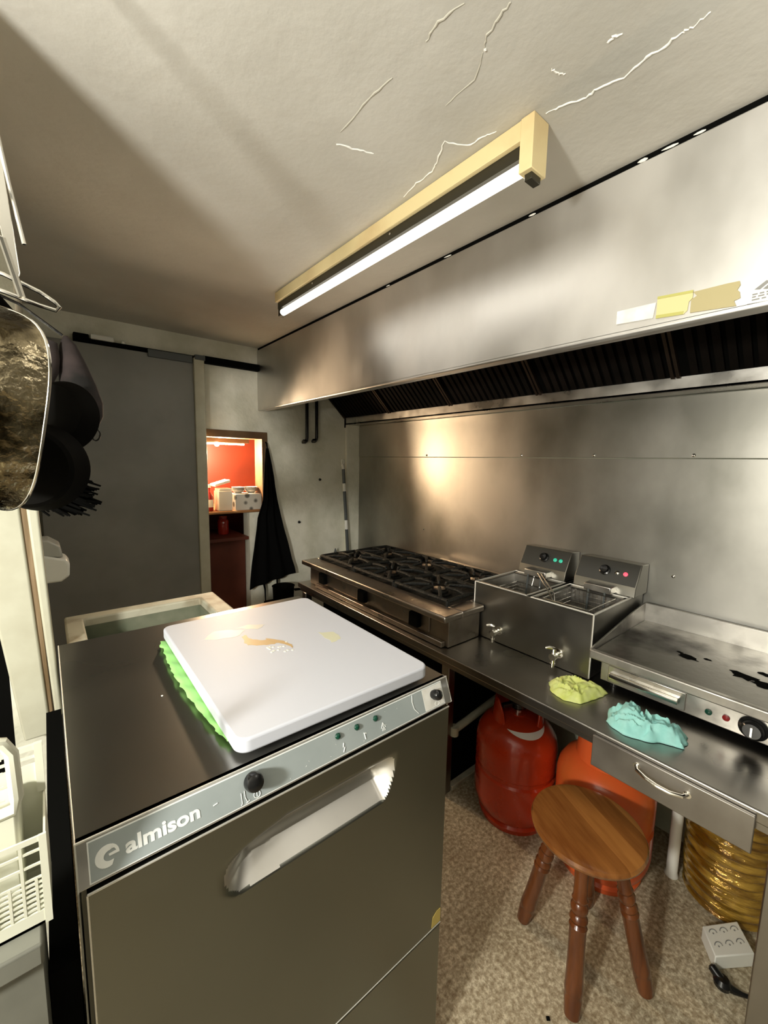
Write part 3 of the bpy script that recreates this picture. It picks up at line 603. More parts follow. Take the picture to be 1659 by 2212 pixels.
# ------------------------------------------------------------------ stool
st = thing('wooden_stool', (1.106, 0.432, 0), 'round varnished wooden stool with turned legs in front of the gas bottles', 'stool')
MB().lathe([(0.116,0.378),(0.134,0.382),(0.144,0.392),(0.146,0.400),(0.142,0.408),(0.130,0.411),(0.060,0.4095),(0.001,0.409)], (1.104,0.436,0.010), seg=72).build('seat', 'stool', st)
MB().lathe([(0.10,0.356),(0.105,0.360),(0.105,0.379)], (1.104,0.436,0.010), seg=48).build('seat_ring', 'stool_leg', st)
feet = ((0.963,0.378),(1.166,0.277),(1.068,0.585),(1.271,0.484))
fc = Vector((1.117,0.431,0))
for fx, fy_ in feet:
    foot = Vector((fx, fy_, 0)); top = Vector((1.104,0.436,0.385))+(foot-fc).normalized()*0.075
    d_ = top-foot; Ln = d_.length
    pr = [(0.013,0.0),(0.019,0.004),(0.022,0.05),(0.0205,0.058),(0.023,0.064),(0.0225,0.075),(0.021,0.11),(0.0205,0.17),(0.021,0.215),(0.0225,0.222),(0.018,0.230),(0.0225,0.238),(0.0215,0.245),(0.0165,0.252),(0.0215,0.262),(0.0215,0.272),(0.017,0.280),(0.020,0.288),(0.017,0.296),(0.0165,0.33),(0.018,Ln)]
    MB().lathe(pr, foot, d_, 28).build('leg', 'stool_leg', st)

# ------------------------------------------------------------------ wrapped drum, block, plug
dm = thing('wrapped_drum', (1.655, 0.210, 0), 'glossy amber shrink-wrapped drum with ridges under the right end of the counter', 'drum')
pr = []; z = 0.004
pr.append((0.085, 0.0)); pr.append((0.102, 0.01))
k = 0
while z < 0.52:
    z += 0.006; k += 1
    pr.append((0.108+0.010*math.sin(math.pi*min(1, z/0.5))+0.0065*(0.5+0.5*math.sin(k*1.35))+0.003*noise.noise(Vector((z*20, 1, 2))), z))
pr += [(0.095, 0.545), (0.06, 0.552), (0.001, 0.553)]
db = MB().lathe(pr, (1.655,0.210,0), seg=64)
for v in db.v:
    a = math.atan2(v.y-0.21, v.x-1.655); w_ = 0.004*noise.noise(Vector((math.cos(a)*2.5, math.sin(a)*2.5, v.z*9))); d_ = Vector((math.cos(a), math.sin(a), 0)); v += d_*w_
    v.z += 0.010*noise.noise(Vector((math.cos(a)*1.5, math.sin(a)*1.5, v.z*3)))*(1 if 0.02 < v.z < 0.54 else 0)
db.build('wrapped_body', 'amber', dm, smooth=60)
bk = thing('power_block', (1.466, 0.170, 0), 'small white block with six sockets on the floor by the amber drum', 'power strip')
A_, B_, C_, D_ = Vector((1.440,0.222)), Vector((1.540,0.160)), Vector((1.470,0.108)), Vector((1.372,0.176))
MB().add([(v.x, v.y, z) for z in (0.001, 0.045) for v in (A_, B_, C_, D_)], [(0,3,2,1),(4,5,6,7),(0,1,5,4),(1,2,6,5),(2,3,7,6),(3,0,4,7)]).build('housing', 'white', bk, bevel=0.003)
U = (B_-A_); V = (D_-A_)
for i in range(2):
    for j in range(3):
        c_ = A_+U*(0.2+0.3*j)+V*(0.30+0.42*i)
        ar = [c_+U.normalized()*0.012*math.cos(a)+V.normalized()*0.012*math.sin(a) for a in [math.radians(200+160*q/8) for q in range(9)]]
        MB().tube([(p_.x, p_.y, 0.0455) for p_ in ar], 0.0012, 5).cyl((c_.x, c_.y, 0.0450), (c_.x, c_.y, 0.0462), 0.0022, seg=8).build('socket', 'label_dark', bk)
pg = thing('black_plug', (1.345, 0.148, 0), 'black plug with short tapering cable on the floor before the white block', 'plug')
MB().lathe([(0.008,0.0),(0.019,0.004),(0.021,0.016),(0.014,0.026),(0.001,0.028)], (1.345,0.152,0.0005), seg=24).lathe([(0.006,0),(0.012,0.004),(0.011,0.03),(0.005,0.034)], (1.345,0.152,0.016), (0.1,0.3,0.12), 14).build('plug_body', 'black', pg)
MB().tube([(1.345,0.145,0.012),(1.350,0.128,0.010),(1.360,0.112,0.007),(1.372,0.095,0.005),(1.385,0.070,0.005)], [0.012,0.009,0.006,0.0045,0.004], 10).build('cable', 'black', pg)
wp = MB().lathe([(0.02,0),(0.021,0.005),(0.017,0.015),(0.017,0.30),(0.02,0.305),(0.001,0.306)], (1.60,0.345,0), seg=24).build('plastic_post', 'white', None)
tag(wp, 'short white plastic pipe standing between the gas bottle and the amber drum', 'pipe')
cr_ = MB().tube([(0.905,0.415,0.004),(0.911,0.409,0.005)], 0.004, 6).build('floor_crumb', 'black_matte', None)
tag(cr_, 'tiny black crumb on the floor left of the stool', 'crumb')

# ------------------------------------------------------------------ dishwasher
dw = thing('dishwasher', (0.322, 0.90, 0), 'undercounter stainless glass washer with grey control strip, in the foreground', 'dishwasher')
XW0, XW1 = 0.0, 0.645
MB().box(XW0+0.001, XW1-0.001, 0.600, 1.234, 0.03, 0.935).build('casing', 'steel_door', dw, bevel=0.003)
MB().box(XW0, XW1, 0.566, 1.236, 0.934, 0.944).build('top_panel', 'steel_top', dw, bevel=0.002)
for x_ in (0.05, 0.595):
    for y_ in (0.63, 1.18): MB().cyl((x_, y_, 0), (x_, y_, 0.03), 0.02, seg=16).build('foot', 'black', dw)
cp = MB().prism([(0.5655,0.944),(0.547,0.896),(0.576,0.896),(0.576,0.944)], XW0, XW1, 'x').build('control_panel', 'steel_hood', dw, bevel=0.0012)
pe = Vector((0, 0.547-0.5655, 0.896-0.944)); pu = -pe.normalized(); pn = Vector((0, pu.z*-1, pu.y)).normalized()
if pn.y > 0: pn = -pn
PO = Vector((0, 0.547, 0.896))
PH = pe.length
def cpt(x, t, o=0.0): return PO+Vector((x, 0, 0))+pu*PH*t+pn*o     # t: 0 bottom .. 1 top of the strip
def plate_on(x0, x1, t0, t1, o0, o1):
    q = [cpt(x0,t0,o0),cpt(x1,t0,o0),cpt(x1,t1,o0),cpt(x0,t1,o0)]; q2 = [cpt(x0,t0,o1),cpt(x1,t0,o1),cpt(x1,t1,o1),cpt(x0,t1,o1)]
    return MB().add(q+q2, [(0,3,2,1),(4,5,6,7),(0,1,5,4),(1,2,6,5),(2,3,7,6),(3,0,4,7)])
MB_border = plate_on(0.012, 0.625, 0.055, 0.945, 0.0002, 0.0006).build('film_border', 'white_ink', cp)
MB_film = plate_on(0.0135, 0.622, 0.085, 0.915, 0.0006, 0.0010).build('control_film', 'panel_blue', cp)
plate_on(0.568, 0.622, 0.10, 0.90, 0.0010, 0.0013).build('worn_patch', 'label_ghost', cp)
# lettering on the film
def ink(mb, x, t, o=0.0014, s=1.0):
    pass
def frame3(x, t, o): 
    mt = Matrix(((1,0,0),(0,pu.y,pn.y),(0,pu.z,pn.z))).to_4x4()
    mt.col[0] = Vector((1,0,0,0)); mt.col[1] = Vector((*pu,0)); mt.col[2] = Vector((*pn,0)); mt.translation = cpt(x, t, o); return mt
def text(body, size, x, t, name, bold=0.0, xs=1.0, spacing=1.0, shear=0.0):
    cu = bpy.data.curves.new(name, 'FONT'); cu.body = body; cu.size = size; cu.offset = bold; cu.extrude = 0.00025; cu.space_character = spacing; cu.shear = shear
    cu.align_x = 'LEFT'; cu.align_y = 'CENTER'
    to = bpy.data.objects.new(name, cu); COL.objects.link(to)
    bpy.context.view_layer.update()
    me = bpy.data.meshes.new_from_object(to.evaluated_get(bpy.context.evaluated_depsgraph_get())); bpy.data.objects.remove(to)
    mt = frame3(x, t, 0.0013); off = origin_of(cp)
    for v in me.vertices: v.co = (mt @ Vector((v.co.x*xs, v.co.y, v.co.z)))-off
    me.materials.clear(); me.materials.append(M['white_ink'])
    o = bpy.data.objects.new(name, me); COL.objects.link(o); o.parent = cp; return o
text('almison', 0.0235, 0.050, 0.47, 'lettering', 0.0007, 1.22, 1.0)
# round emblem: a disc cut by two curved bars
mt = frame3(0.031, 0.48, 0.0012)
def emb(pts, mb):
    vs = [mt @ Vector((x, y, z)) for z in (0, 0.0005) for x, y in pts]; n = len(pts)
    mb.add(vs, [tuple(range(n)), tuple(range(2*n-1, n-1, -1))]+[(i, i+n, (i+1) % n+n, (i+1) % n) for i in range(n)])
e_ = MB(); R_ = 0.0125
out = [(R_*math.cos(math.radians(a)), R_*0.98*math.sin(math.radians(a))) for a in range(62, 300, 12)]
inn = [(0.003+0.0068*math.cos(math.radians(a)), -0.0005+0.0058*math.sin(math.radians(a))) for a in range(300, 62, -14)]
emb(out+[(0.0065,-0.0060)]+inn[1:-1]+[(0.0055,0.0062)], e_)
emb([(R_*math.cos(math.radians(a)), R_*math.sin(math.radians(a))) for a in range(62, -2, -8)]+[(0.0125,-0.0010),(0.002,-0.0010),(0.0015,0.0015),(0.0095,0.0022),(0.0075,0.0058),(0.0045,0.0062)], e_)
e_.build('emblem', 'white_ink', cp)
def pictogram(strokes, x, t, name='pictogram', r=0.0005, s=1.0):
    mb = MB(); f = frame3(x, t, 0.0014)
    for sk in strokes: mb.tube([f @ Vector((a*s, b*s, 0)) for a, b in sk], r, 5)
    mb.build(name, 'white_ink', cp)
ci = [(0.0048*math.cos(2*math.pi*k/16), 0.0048*math.sin(2*math.pi*k/16)) for k in range(17)]
pictogram([ci, [(0,-0.0028),(0,0.0028)]], 0.2165, 0.20, r=0.0006)
pictogram([[(0,0.009),(0,0.0),(0.003,-0.008)],[(-0.005,0.008),(-0.005,-0.006),(-0.007,-0.008)],[(0.0,-0.008),(0.006,-0.006)]], 0.199, 0.26, r=0.0005)
pictogram([[(0.001,0.007),(-0.001,0.001),(0.002,0.0),(-0.002,-0.007)]], 0.372, 0.28, r=0.0008)
pictogram([[(0,0.006),(0.001,-0.005)],[(-0.001,0.006),(0.004,0.004)]], 0.417, 0.30, r=0.0009)
pictogram([[(0,0.008),(-0.005,-0.001),(-0.002,-0.001),(-0.003,-0.006)],[(0,0.008),(0.005,-0.001),(0.002,-0.001),(0.003,-0.006)],[(0,0.008),(0,-0.006)]], 0.460, 0.30, r=0.0005)
pictogram([[(0,0.020),(-0.003,0.008),(-0.001,-0.006),(0.008,-0.017)]], 0.541, 0.50, r=0.0006)
pictogram([[(-0.002,0),(0.004,0.001)]], 0.157, 0.44, r=0.0007)
for q in range(14):
    pictogram([[(0,0),(random.uniform(-.003,.003),random.uniform(-.002,.002))]], random.uniform(0.24,0.50), random.uniform(0.14,0.8), 'scratch', 0.00025)
pictogram([[(0.006*math.cos(a), 0.004*math.sin(a)) for a in [2*math.pi*k/14 for k in range(15)]]], 0.602, 0.20, r=0.0005)
for x_, t_, rr in ((0.211, 0.62, 0.0135), (0.596, 0.58, 0.0105)):
    MB().lathe([(rr*0.8,0),(rr*0.85,0.005),(rr,0.006),(rr,0.014),(rr*0.9,0.019),(rr*0.6,0.022),(0.0005,0.023)], cpt(x_, t_, 0.0012), pn, 28).build('button', 'black', cp)
for x_ in (0.364, 0.404, 0.446):
    MB().lathe([(0.0052,0),(0.0052,0.002),(0.0035,0.004),(0.0005,0.005)], cpt(x_, 0.70, 0.0012), pn, 16).build('indicator_light', 'led_off', cp)
# edge trims
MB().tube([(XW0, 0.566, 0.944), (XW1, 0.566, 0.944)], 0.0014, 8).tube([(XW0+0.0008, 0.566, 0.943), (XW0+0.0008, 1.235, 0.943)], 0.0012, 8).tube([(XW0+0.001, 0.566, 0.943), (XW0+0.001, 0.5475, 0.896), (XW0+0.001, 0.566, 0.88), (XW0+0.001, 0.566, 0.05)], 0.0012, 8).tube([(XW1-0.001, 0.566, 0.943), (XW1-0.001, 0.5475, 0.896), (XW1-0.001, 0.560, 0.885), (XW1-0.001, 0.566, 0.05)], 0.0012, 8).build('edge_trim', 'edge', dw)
# door with a pressed handle pocket
vs = []; fs = []; NX, NZ = 220, 260; xa, xb, za, zb = 0.009, 0.638, 0.362, 0.886
def sst(a, b, x):
    t = max(0, min(1, (x-a)/(b-a))); return t*t*(3-2*t)
def pocket(x, z):
    u = (x-0.325)/0.170
    if abs(u) >= 1: return 0
    # lower edge: flat line that curls up to both ends; upper edge fades
    zl = 0.758+0.060*max(0, abs(u)-0.78)**2/0.0484*(1.15 if u > 0 else 0.35)
    zt_ = 0.832-0.040*max(0, -u-0.35)
    if z <= zl or z >= zt_+0.02: return 0
    endf = (1-sst(0.80, 1.0, u)) if u > 0 else (1-sst(0.62, 1.0, -u))
    t = (z-zl)/(zt_+0.02-zl)
    d = (t/0.33 if t < 0.27 else 0.82+0.18*sst(0.27, 0.42, t))*(1-sst(0.40, 1.0, t))
    return 0.044*d*endf
for j in range(NZ+1):
    for i in range(NX+1):
        x = xa+(xb-xa)*i/NX
        t = j/NZ; z = za+(zb-za)*(t*0.55 if t < 0.0 else t)
        vs.append((x, 0.549+pocket(x, z), z))
fr_ = []
for j in range(NZ):
    for i in range(NX):
        q = (j*(NX+1)+i, j*(NX+1)+i+1, (j+1)*(NX+1)+i+1, (j+1)*(NX+1)+i)
        (fr_ if max(vs[k][1] for k in q) > 0.5535 else fs).append(q)
dd = MB().add(vs, fs)
dd.box(xa, xb, 0.5492, 0.5756, za, za+0.004).box(xa, xb, 0.5492, 0.5756, zb-0.004, zb).box(xa, xa+0.004, 0.5492, 0.5756, za, zb).box(xb-0.004, xb, 0.5492, 0.5756, za, zb)
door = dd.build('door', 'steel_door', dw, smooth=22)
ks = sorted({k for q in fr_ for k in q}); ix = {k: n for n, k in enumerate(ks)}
MB().add([vs[k] for k in ks], [tuple(ix[k] for k in q) for q in fr_]).build('handle_recess', 'recess', door, smooth=22)  # pocket faces split off to carry the painted-in brightness
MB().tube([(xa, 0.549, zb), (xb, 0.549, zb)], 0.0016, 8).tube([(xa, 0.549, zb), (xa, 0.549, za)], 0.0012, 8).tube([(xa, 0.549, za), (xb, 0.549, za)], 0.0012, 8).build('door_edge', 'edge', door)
MB().prism([(0.609,0.367),(0.636,0.367),(0.636,0.400),(0.624,0.400),(0.612,0.392)], 0.5478, 0.5486, 'y').build('yellow_sticker', 'yellow', door)
MB().box(0.004, 0.641, 0.552, 0.576, 0.06, 0.352).build('kick_panel', 'steel_door', dw, bevel=0.002)
MB().box(0.010, 0.636, 0.5665, 0.5755, 0.340, 0.366).box(0.002, 0.643, 0.567, 0.5755, 0.884, 0.897).build('door_gap', 'black_matte', dw)

# cutting board on a green sheet
cb = thing('cutting_board', (0.40, 0.84, 0.952), 'thick white plastic cutting board with sauce stains on top of the dishwasher', 'cutting board')
MB().rrect(0.4045, 0.850, 0.404, 0.545, 0.022, 0.953, 0.978, n=7, rot=math.radians(-0.6)).build('slab', 'board', cb, bevel=0.004, seg=3)
def stain(pts_, m, z=0.9783, seed=1):
    rnd_ = random.Random(seed); P = []
    for a, b in zip(pts_, pts_[1:]+pts_[:1]):
        for t in range(4): P.append((a[0]+(b[0]-a[0])*t/4+rnd_.uniform(-1,1)*0.003, a[1]+(b[1]-a[1])*t/4+rnd_.uniform(-1,1)*0.003))
    MB().prism(P, z-0.0002, z, 'z').build('food_stain', m, cb)
stain([(0.335,0.900),(0.342,0.948),(0.352,0.950),(0.358,0.915),(0.385,0.895),(0.40,0.862),(0.372,0.868),(0.350,0.880)], 'stainfood', seed=2)
stain([(0.385,0.905),(0.405,0.880),(0.418,0.835),(0.412,0.822),(0.402,0.855),(0.385,0.880)], 'stainfood', z=0.9786, seed=3)
stain([(0.268,0.985),(0.30,1.02),(0.33,1.005),(0.36,0.98),(0.335,0.955),(0.29,0.965)], 'stainfood2', seed=4)
stain([(0.35,1.0),(0.38,1.01),(0.42,0.985),(0.39,0.97)], 'stainfood2', seed=5)
stain([(0.50,0.86),(0.535,0.84),(0.53,0.80),(0.50,0.79)], 'stainwet', seed=6)
gl = MB(); rnd = random.Random(12)
for q in range(16): gl.lathe([(0.0035,0),(0.003,0.0008),(0.0005,0.0012)], (0.395+rnd.uniform(-.03,.02), 0.835+rnd.uniform(-.025,.025), 0.978), (0,0,1), 8)
gl.build('wet_drops', 'white', cb)
# green plastic sheet sticking out on the left
vs = []; fs = []; NN = 60
for i in range(NN+1):
    y = 0.628+0.47*i/NN; lo = 0.200+0.0035*noise.noise(Vector((i*0.55,0,0)))+0.0012*math.sin(i*1.1)-0.020*math.sin(math.pi*i/NN)**0.8*(0.7+0.3*i/NN)
    if i > NN-6: lo -= 0.004
    for j in range(9):
        t = j/8; x = lo+(0.27-lo)*t
        z = 0.9455+(1-t)**2*0.006*(0.7+0.3*math.sin(i*0.8+j))+(0.004 if t < 0.5 else 0.002)*(1-t)
        vs.append((x, y, min(z, 0.9515) if x > 0.20 else z))
for i in range(NN):
    for j in range(8): fs.append((i*9+j, i*9+j+1, (i+1)*9+j+1, (i+1)*9+j))
gs = MB().add(vs, fs).build('plastic_sheet', 'green_cloth', None, smooth=70, solid=0.0008)
tag(gs, 'crinkled light green plastic sheet trapped under the white cutting board', 'plastic sheet')
fl_ = MB().lathe([(0.002,0),(0.0015,0.001),(0.0003,0.0015)], (0.150,0.848,0.9442), (0,0,1), 7).build('food_crumb', 'white', None)
tag(fl_, 'single white crumb on the dark dishwasher top', 'crumb')

# ------------------------------------------------------------------ sink behind the dishwasher
sk = thing('utility_sink', (0.24, 1.41, 0), 'cream-rimmed utility sink behind the dishwasher before the grey door', 'sink')
z1 = 0.905
rv = [(0.02,1.245),(0.465,1.245),(0.465,1.575),(0.02,1.575)]; ri = [(0.065,1.275),(0.405,1.275),(0.405,1.525),(0.065,1.525)]
MB().add([(x_, y_, z1) for x_, y_ in rv+ri]+[(x_, y_, z1-0.03) for x_, y_ in rv+ri], [(k, (k+1) % 4, 4+(k+1) % 4, 4+k) for k in range(4)]+[(8+k, 12+k, 12+(k+1) % 4, 8+(k+1) % 4) for k in range(4)]+[(k, 8+k, 8+(k+1) % 4, (k+1) % 4) for k in range(4)]+[(4+k, 4+(k+1) % 4, 12+(k+1) % 4, 12+k) for k in range(4)]).build('rim', 'cream_dirty', sk, bevel=0.006, seg=3)
MB().box(0.055, 0.41, 1.265, 1.535, 0.78, 0.785).box(0.055, 0.065, 1.265, 1.535, 0.78, 0.88).box(0.40, 0.41, 1.265, 1.535, 0.78, 0.88).box(0.055, 0.41, 1.265, 1.275, 0.78, 0.88).box(0.055, 0.41, 1.525, 1.535, 0.78, 0.88).build('basin', 'sink_in', sk)
MB().box(0.05, 0.43, 1.26, 1.54, 0.0, 0.78).build('pedestal', 'cream_dirty', sk, bevel=0.004)
ds = thing('soap_dispenser', (0.0, 1.60, 1.09), 'small white soap dispenser on the left wall by the grey door', 'soap dispenser')
MB().prism([(-0.028,1.035),(0.020,1.035),(0.040,1.050),(0.042,1.085),(0.034,1.100),(-0.028,1.120)], 1.50, 1.60, 'y').build('cover', 'white', ds, bevel=0.006, seg=3)
MB().prism([(-0.028,1.115),(0.028,1.105),(0.022,1.140),(-0.004,1.160),(-0.028,1.160)], 1.505, 1.595, 'y').build('tank', 'porcelain', ds, bevel=0.005, seg=3)

# ------------------------------------------------------------------ end boards of the left partition
pb = thing('partition_boards', (-0.05, 1.30, 0.68), 'pair of cream-painted boards with bare wood between, left of the dishwasher', 'boards')
def lean(x0a, x1a, x0b, x1b, zb_, zt_, y0, y1):
    return MB().add([(x0b,y0,zb_),(x1b,y0,zb_),(x1b,y1,zb_),(x0b,y1,zb_),(x0a,y0,zt_),(x1a,y0,zt_),(x1a,y1,zt_),(x0a,y1,zt_)], [(0,3,2,1),(4,5,6,7),(0,1,5,4),(1,2,6,5),(2,3,7,6),(3,0,4,7)])
lean(-0.150,-0.057,-0.079,-0.026, 0.69,1.42, 1.300,1.335).build('wide_board', 'cream', pb, bevel=0.005, seg=3)
lean(-0.060,-0.040,-0.030,-0.018, 0.69,1.42, 1.306,1.345).build('wood_strip', 'wood_strip', pb, bevel=0.002)
lean(-0.040,-0.018,-0.016,-0.001, 0.73,1.30, 1.300,1.345).build('narrow_board', 'cream', pb, bevel=0.005, seg=3)

# ------------------------------------------------------------------ niche contents
sf = MB().box(0.703, 1.049, 2.484, 2.598, 1.076, 1.090).box(0.645, 1.255, 2.598, 2.98, 1.076, 1.090).build('niche_shelf', 'shelf_wood', None, bevel=0.003)
tag(sf, 'orange-brown wooden shelf board inside the lit red niche', 'shelf')
ls = thing('strip_light', (0.84, 2.62, 1.50), 'glowing strip light at the top of the red niche', 'lamp')
MB().tube([(0.71,2.62,1.492),(0.99,2.62,1.492)], 0.0045, 8).build('tube', 'led', ls)
MB().lathe([(0.001,0),(0.010,0.003),(0.014,0.014),(0.010,0.025),(0.001,0.028)], (0.805,2.61,1.488), (1,0,0), 16).build('bulb', 'led', ls)
MB().box(0.70, 1.02, 2.612, 2.632, 1.500, 1.582).build('holder', 'niche_wood', ls)
bx_ = MB().box(0.885, 1.050, 2.50, 2.62, 1.0905, 1.190).build('patterned_box', 'floral', None, bevel=0.002)
tag(bx_, 'white printed cardboard box on the niche shelf by the apron', 'box')
pc_ = MB().box(0.790, 0.872, 2.51, 2.60, 1.0905, 1.210).box(0.795, 0.868, 2.515, 2.60, 1.21, 1.225).build('paper_packet', 'paper', None, bevel=0.004)
tag(pc_, 'bright white paper packet on the niche shelf beside the printed box', 'packet')
pk = MB().add([(0.775,2.52,1.236),(0.865,2.52,1.262),(0.865,2.62,1.262),(0.775,2.62,1.236),(0.775,2.52,1.250),(0.863,2.52,1.276),(0.863,2.62,1.276),(0.775,2.62,1.250)], [(0,3,2,1),(4,5,6,7),(0,1,5,4),(1,2,6,5),(2,3,7,6),(3,0,4,7)]).build('folded_menu', 'paper', None, bevel=0.001)
tag(pk, 'folded white card lying tilted on top of the paper packet', 'card')
b_ = thing('sauce_bottle', (0.745, 2.55, 1.0905), 'small red sauce bottle at the left end of the niche shelf', 'bottle')
MB().lathe([(0.024,0),(0.026,0.006),(0.026,0.085),(0.012,0.115),(0.010,0.140)], (0.745,2.55,1.0905), seg=24).build('body', 'glass_red', b_)
MB().lathe([(0.012,0),(0.012,0.018),(0.001,0.019)], (0.745,2.55,1.230), seg=18).build('cap', 'paper', b_)
MB().lathe([(0.0266,0),(0.0266,0.045)], (0.745,2.55,1.115), seg=24, cap=False).build('paper_label', 'paper', b_)
def bowl(x, y, z, n, label):
    for k in range(n):
        o = MB().lathe([(0.016,0),(0.018,0.002),(0.034,0.014),(0.040,0.022),(0.038,0.022),(0.030,0.012),(0.001,0.004)], (x, y, z+k*0.0085), seg=28).build('small_bowl', 'porcelain', None)
        tag(o, label % ('topmost' if k == n-1 else ('bottom' if k == 0 else 'middle')), 'bowl', 'crockery stacked on the printed box')
bowl(0.925, 2.56, 1.1905, 3, 'grey bowl on the printed box, %s of the left stack')
bowl(1.005, 2.56, 1.1905, 3, 'grey bowl on the printed box, %s of the right stack')
# lower compartment
cbn = thing('red_cabinet', (0.85, 2.52, 0), 'dark red-brown cabinet filling the opening under the niche shelf', 'cabinet')
MB().box(0.712, 0.962, 2.56, 2.60, 0.0, 0.905).build('door_panel', 'cabinet_red', cbn, bevel=0.003)
MB().box(0.703, 0.964, 2.50, 2.90, 0.905, 0.925).build('middle_shelf', 'cabinet_red', cbn, bevel=0.002)
MB().box(0.703, 0.964, 2.88, 2.90, 0.925, 1.06).build('back_panel', 'cabinet_red', cbn)
jr = MB().lathe([(0.03,0),(0.034,0.01),(0.034,0.085),(0.025,0.098),(0.025,0.11),(0.001,0.11)], (0.86,2.66,0.926), seg=28).build('glass_jar', 'glass_red', None)
tag(jr, 'dim glass jar on the lower shelf beneath the lit niche', 'jar')

# ------------------------------------------------------------------ far wall: pipes, broom, hooks, apron
for i, (xx, zt_, zb_) in enumerate(((1.352, 2.02, 1.520), (1.424, 2.02, 1.528))):
    pp = MB().tube([(xx, 2.465, zt_), (xx, 2.465, zb_+0.03), (xx-0.003, 2.465, zb_+0.01), (xx-0.012, 2.47, zb_), (xx-0.02, 2.488, zb_)], 0.011, 12).lathe([(0.001,0),(0.016,0.003),(0.018,0.012),(0.012,0.022)], (xx-0.016, 2.466, zb_-0.006), (0,0,1), 14).build('black_pipe', 'black', None)
    tag(pp, ('left' if i == 0 else 'right')+' one of two thin black pipes dropping from behind the hood', 'pipe', 'black pipes on the far wall')
br = thing('broom_handle', (1.66, 2.40, 0.84), 'grey long-handled pole leaning in the corner beyond the gas hob', 'pole')
MB().tube([(1.655,2.42,0.70),(1.625,2.445,1.345)], 0.011, 14).build('shaft', 'grey_mop', br)
MB().tube([(1.625,2.445,1.345),(1.622,2.448,1.375)], 0.010, 12).tube([(1.622,2.448,1.372),(1.614,2.449,1.39),(1.618,2.449,1.412),(1.630,2.449,1.412),(1.633,2.449,1.39),(1.622,2.448,1.372)], 0.0035, 8).build('hanging_loop', 'white', br)
MB().tube([(1.6326,2.4395,1.19),(1.6300,2.4420,1.245)], 0.0122, 12).tube([(1.6452,2.4290,0.92),(1.6425,2.4315,0.985)], 0.0122, 12).build('pale_band', 'white', br)
sp_ = MB().lathe([(0.012,0),(0.014,0.03),(0.010,0.06),(0.004,0.085),(0.001,0.09)], (1.56,2.44,0.70), (0,0,1), 16).build('dark_bottle', 'grey_mop', None)
tag(sp_, 'small dark bottle top peeking up behind the far corner of the hob', 'bottle')
for i, (xx, zz) in enumerate(((1.462, 1.272), (1.303, 0.990))):
    nn = MB().lathe([(0.008,0),(0.010,0.002),(0.006,0.012),(0.001,0.014)], (xx, 2.489, zz), (0,-1,0), 12).build('wall_plug', 'black', None)
    tag(nn, ('upper' if i == 0 else 'lower')+' small black plug stuck in the far wall left of the pole', 'wall plug', 'black plugs in the far wall')
# apron: hanging folded cloth that widens downwards
ap = thing('black_apron', (1.08, 2.47, 1.43), 'black apron hanging from a hook beside the lit niche', 'apron')
vs = []; fs = []; NA, NB = 40, 44
rows = [(1.47,1.063,1.082),(1.42,1.062,1.092),(1.36,1.055,1.103),(1.30,1.05,1.11),(1.24,1.045,1.115),(1.15,1.035,1.13),(1.05,1.00,1.152),(0.96,0.99,1.172),(0.86,0.975,1.20),(0.76,0.955,1.225),(0.70,0.945,1.245),(0.66,0.94,1.252)]
for i in range(NA+1):
    t = i/NA*(len(rows)-1); k = min(int(t), len(rows)-2); f = t-k; a, b = rows[k], rows[k+1]
    z = a[0]+(b[0]-a[0])*f; xl = a[1]+(b[1]-a[1])*f; xr = a[2]+(b[2]-a[2])*f
    for j in range(NB+1):
        s_ = j/NB; sag = 0.0
        if i > NA-8: sag = (i-(NA-8))/8*(-0.060*(1-s_)+0.035*s_**2*0)
        y = 2.462-0.012*(1+math.sin(s_*19+z*2))*min(1, i/12)-0.008*noise.noise(Vector((s_*4, z*5, 0)))
        vs.append((xl+(xr-xl)*s_, y, z+sag))
for i in range(NA):
    for j in range(NB): fs.append((i*(NB+1)+j, i*(NB+1)+j+1, (i+1)*(NB+1)+j+1, (i+1)*(NB+1)+j))
MB().add(vs, fs).build('apron_cloth', 'cloth_black', ap, smooth=80, solid=0.004)
MB().tube([(1.03,2.455,0.66),(1.045,2.457,0.58),(1.048,2.458,0.49)], [0.008,0.006,0.003], 8).tube([(1.125,2.455,0.68),(1.128,2.457,0.60),(1.118,2.458,0.53)], [0.006,0.006,0.005], 8).build('tie_string', 'cloth_black', ap)
MB().tube([(1.072,2.462,1.468),(1.068,2.47,1.50),(1.072,2.487,1.512),(1.078,2.47,1.50),(1.076,2.462,1.468)], 0.003, 8).build('neck_loop', 'cloth_black', ap)
crt = MB().box(1.02, 1.19, 2.26, 2.43, 0.0, 0.52).build('low_crate', 'black_matte', None, bevel=0.01)
tag(crt, 'dark low crate on the floor between the hob and the far wall', 'crate')
pt_ = thing('cooking_pot', (1.11, 2.33, 0.52), 'black cooking pot behind the cutting board near the far wall', 'pot')
MB().lathe([(0.055,0),(0.062,0.006),(0.066,0.10),(0.070,0.104),(0.066,0.106),(0.061,0.10),(0.058,0.01),(0.001,0.008)], (1.11,2.33,0.521), seg=36).build('pot_body', 'pan_black', pt_)
MB().tube([(1.165,2.30,0.60),(1.195,2.285,0.602),(1.195,2.265,0.602),(1.16,2.28,0.60)], 0.005, 8).build('handle', 'pan_black', pt_)

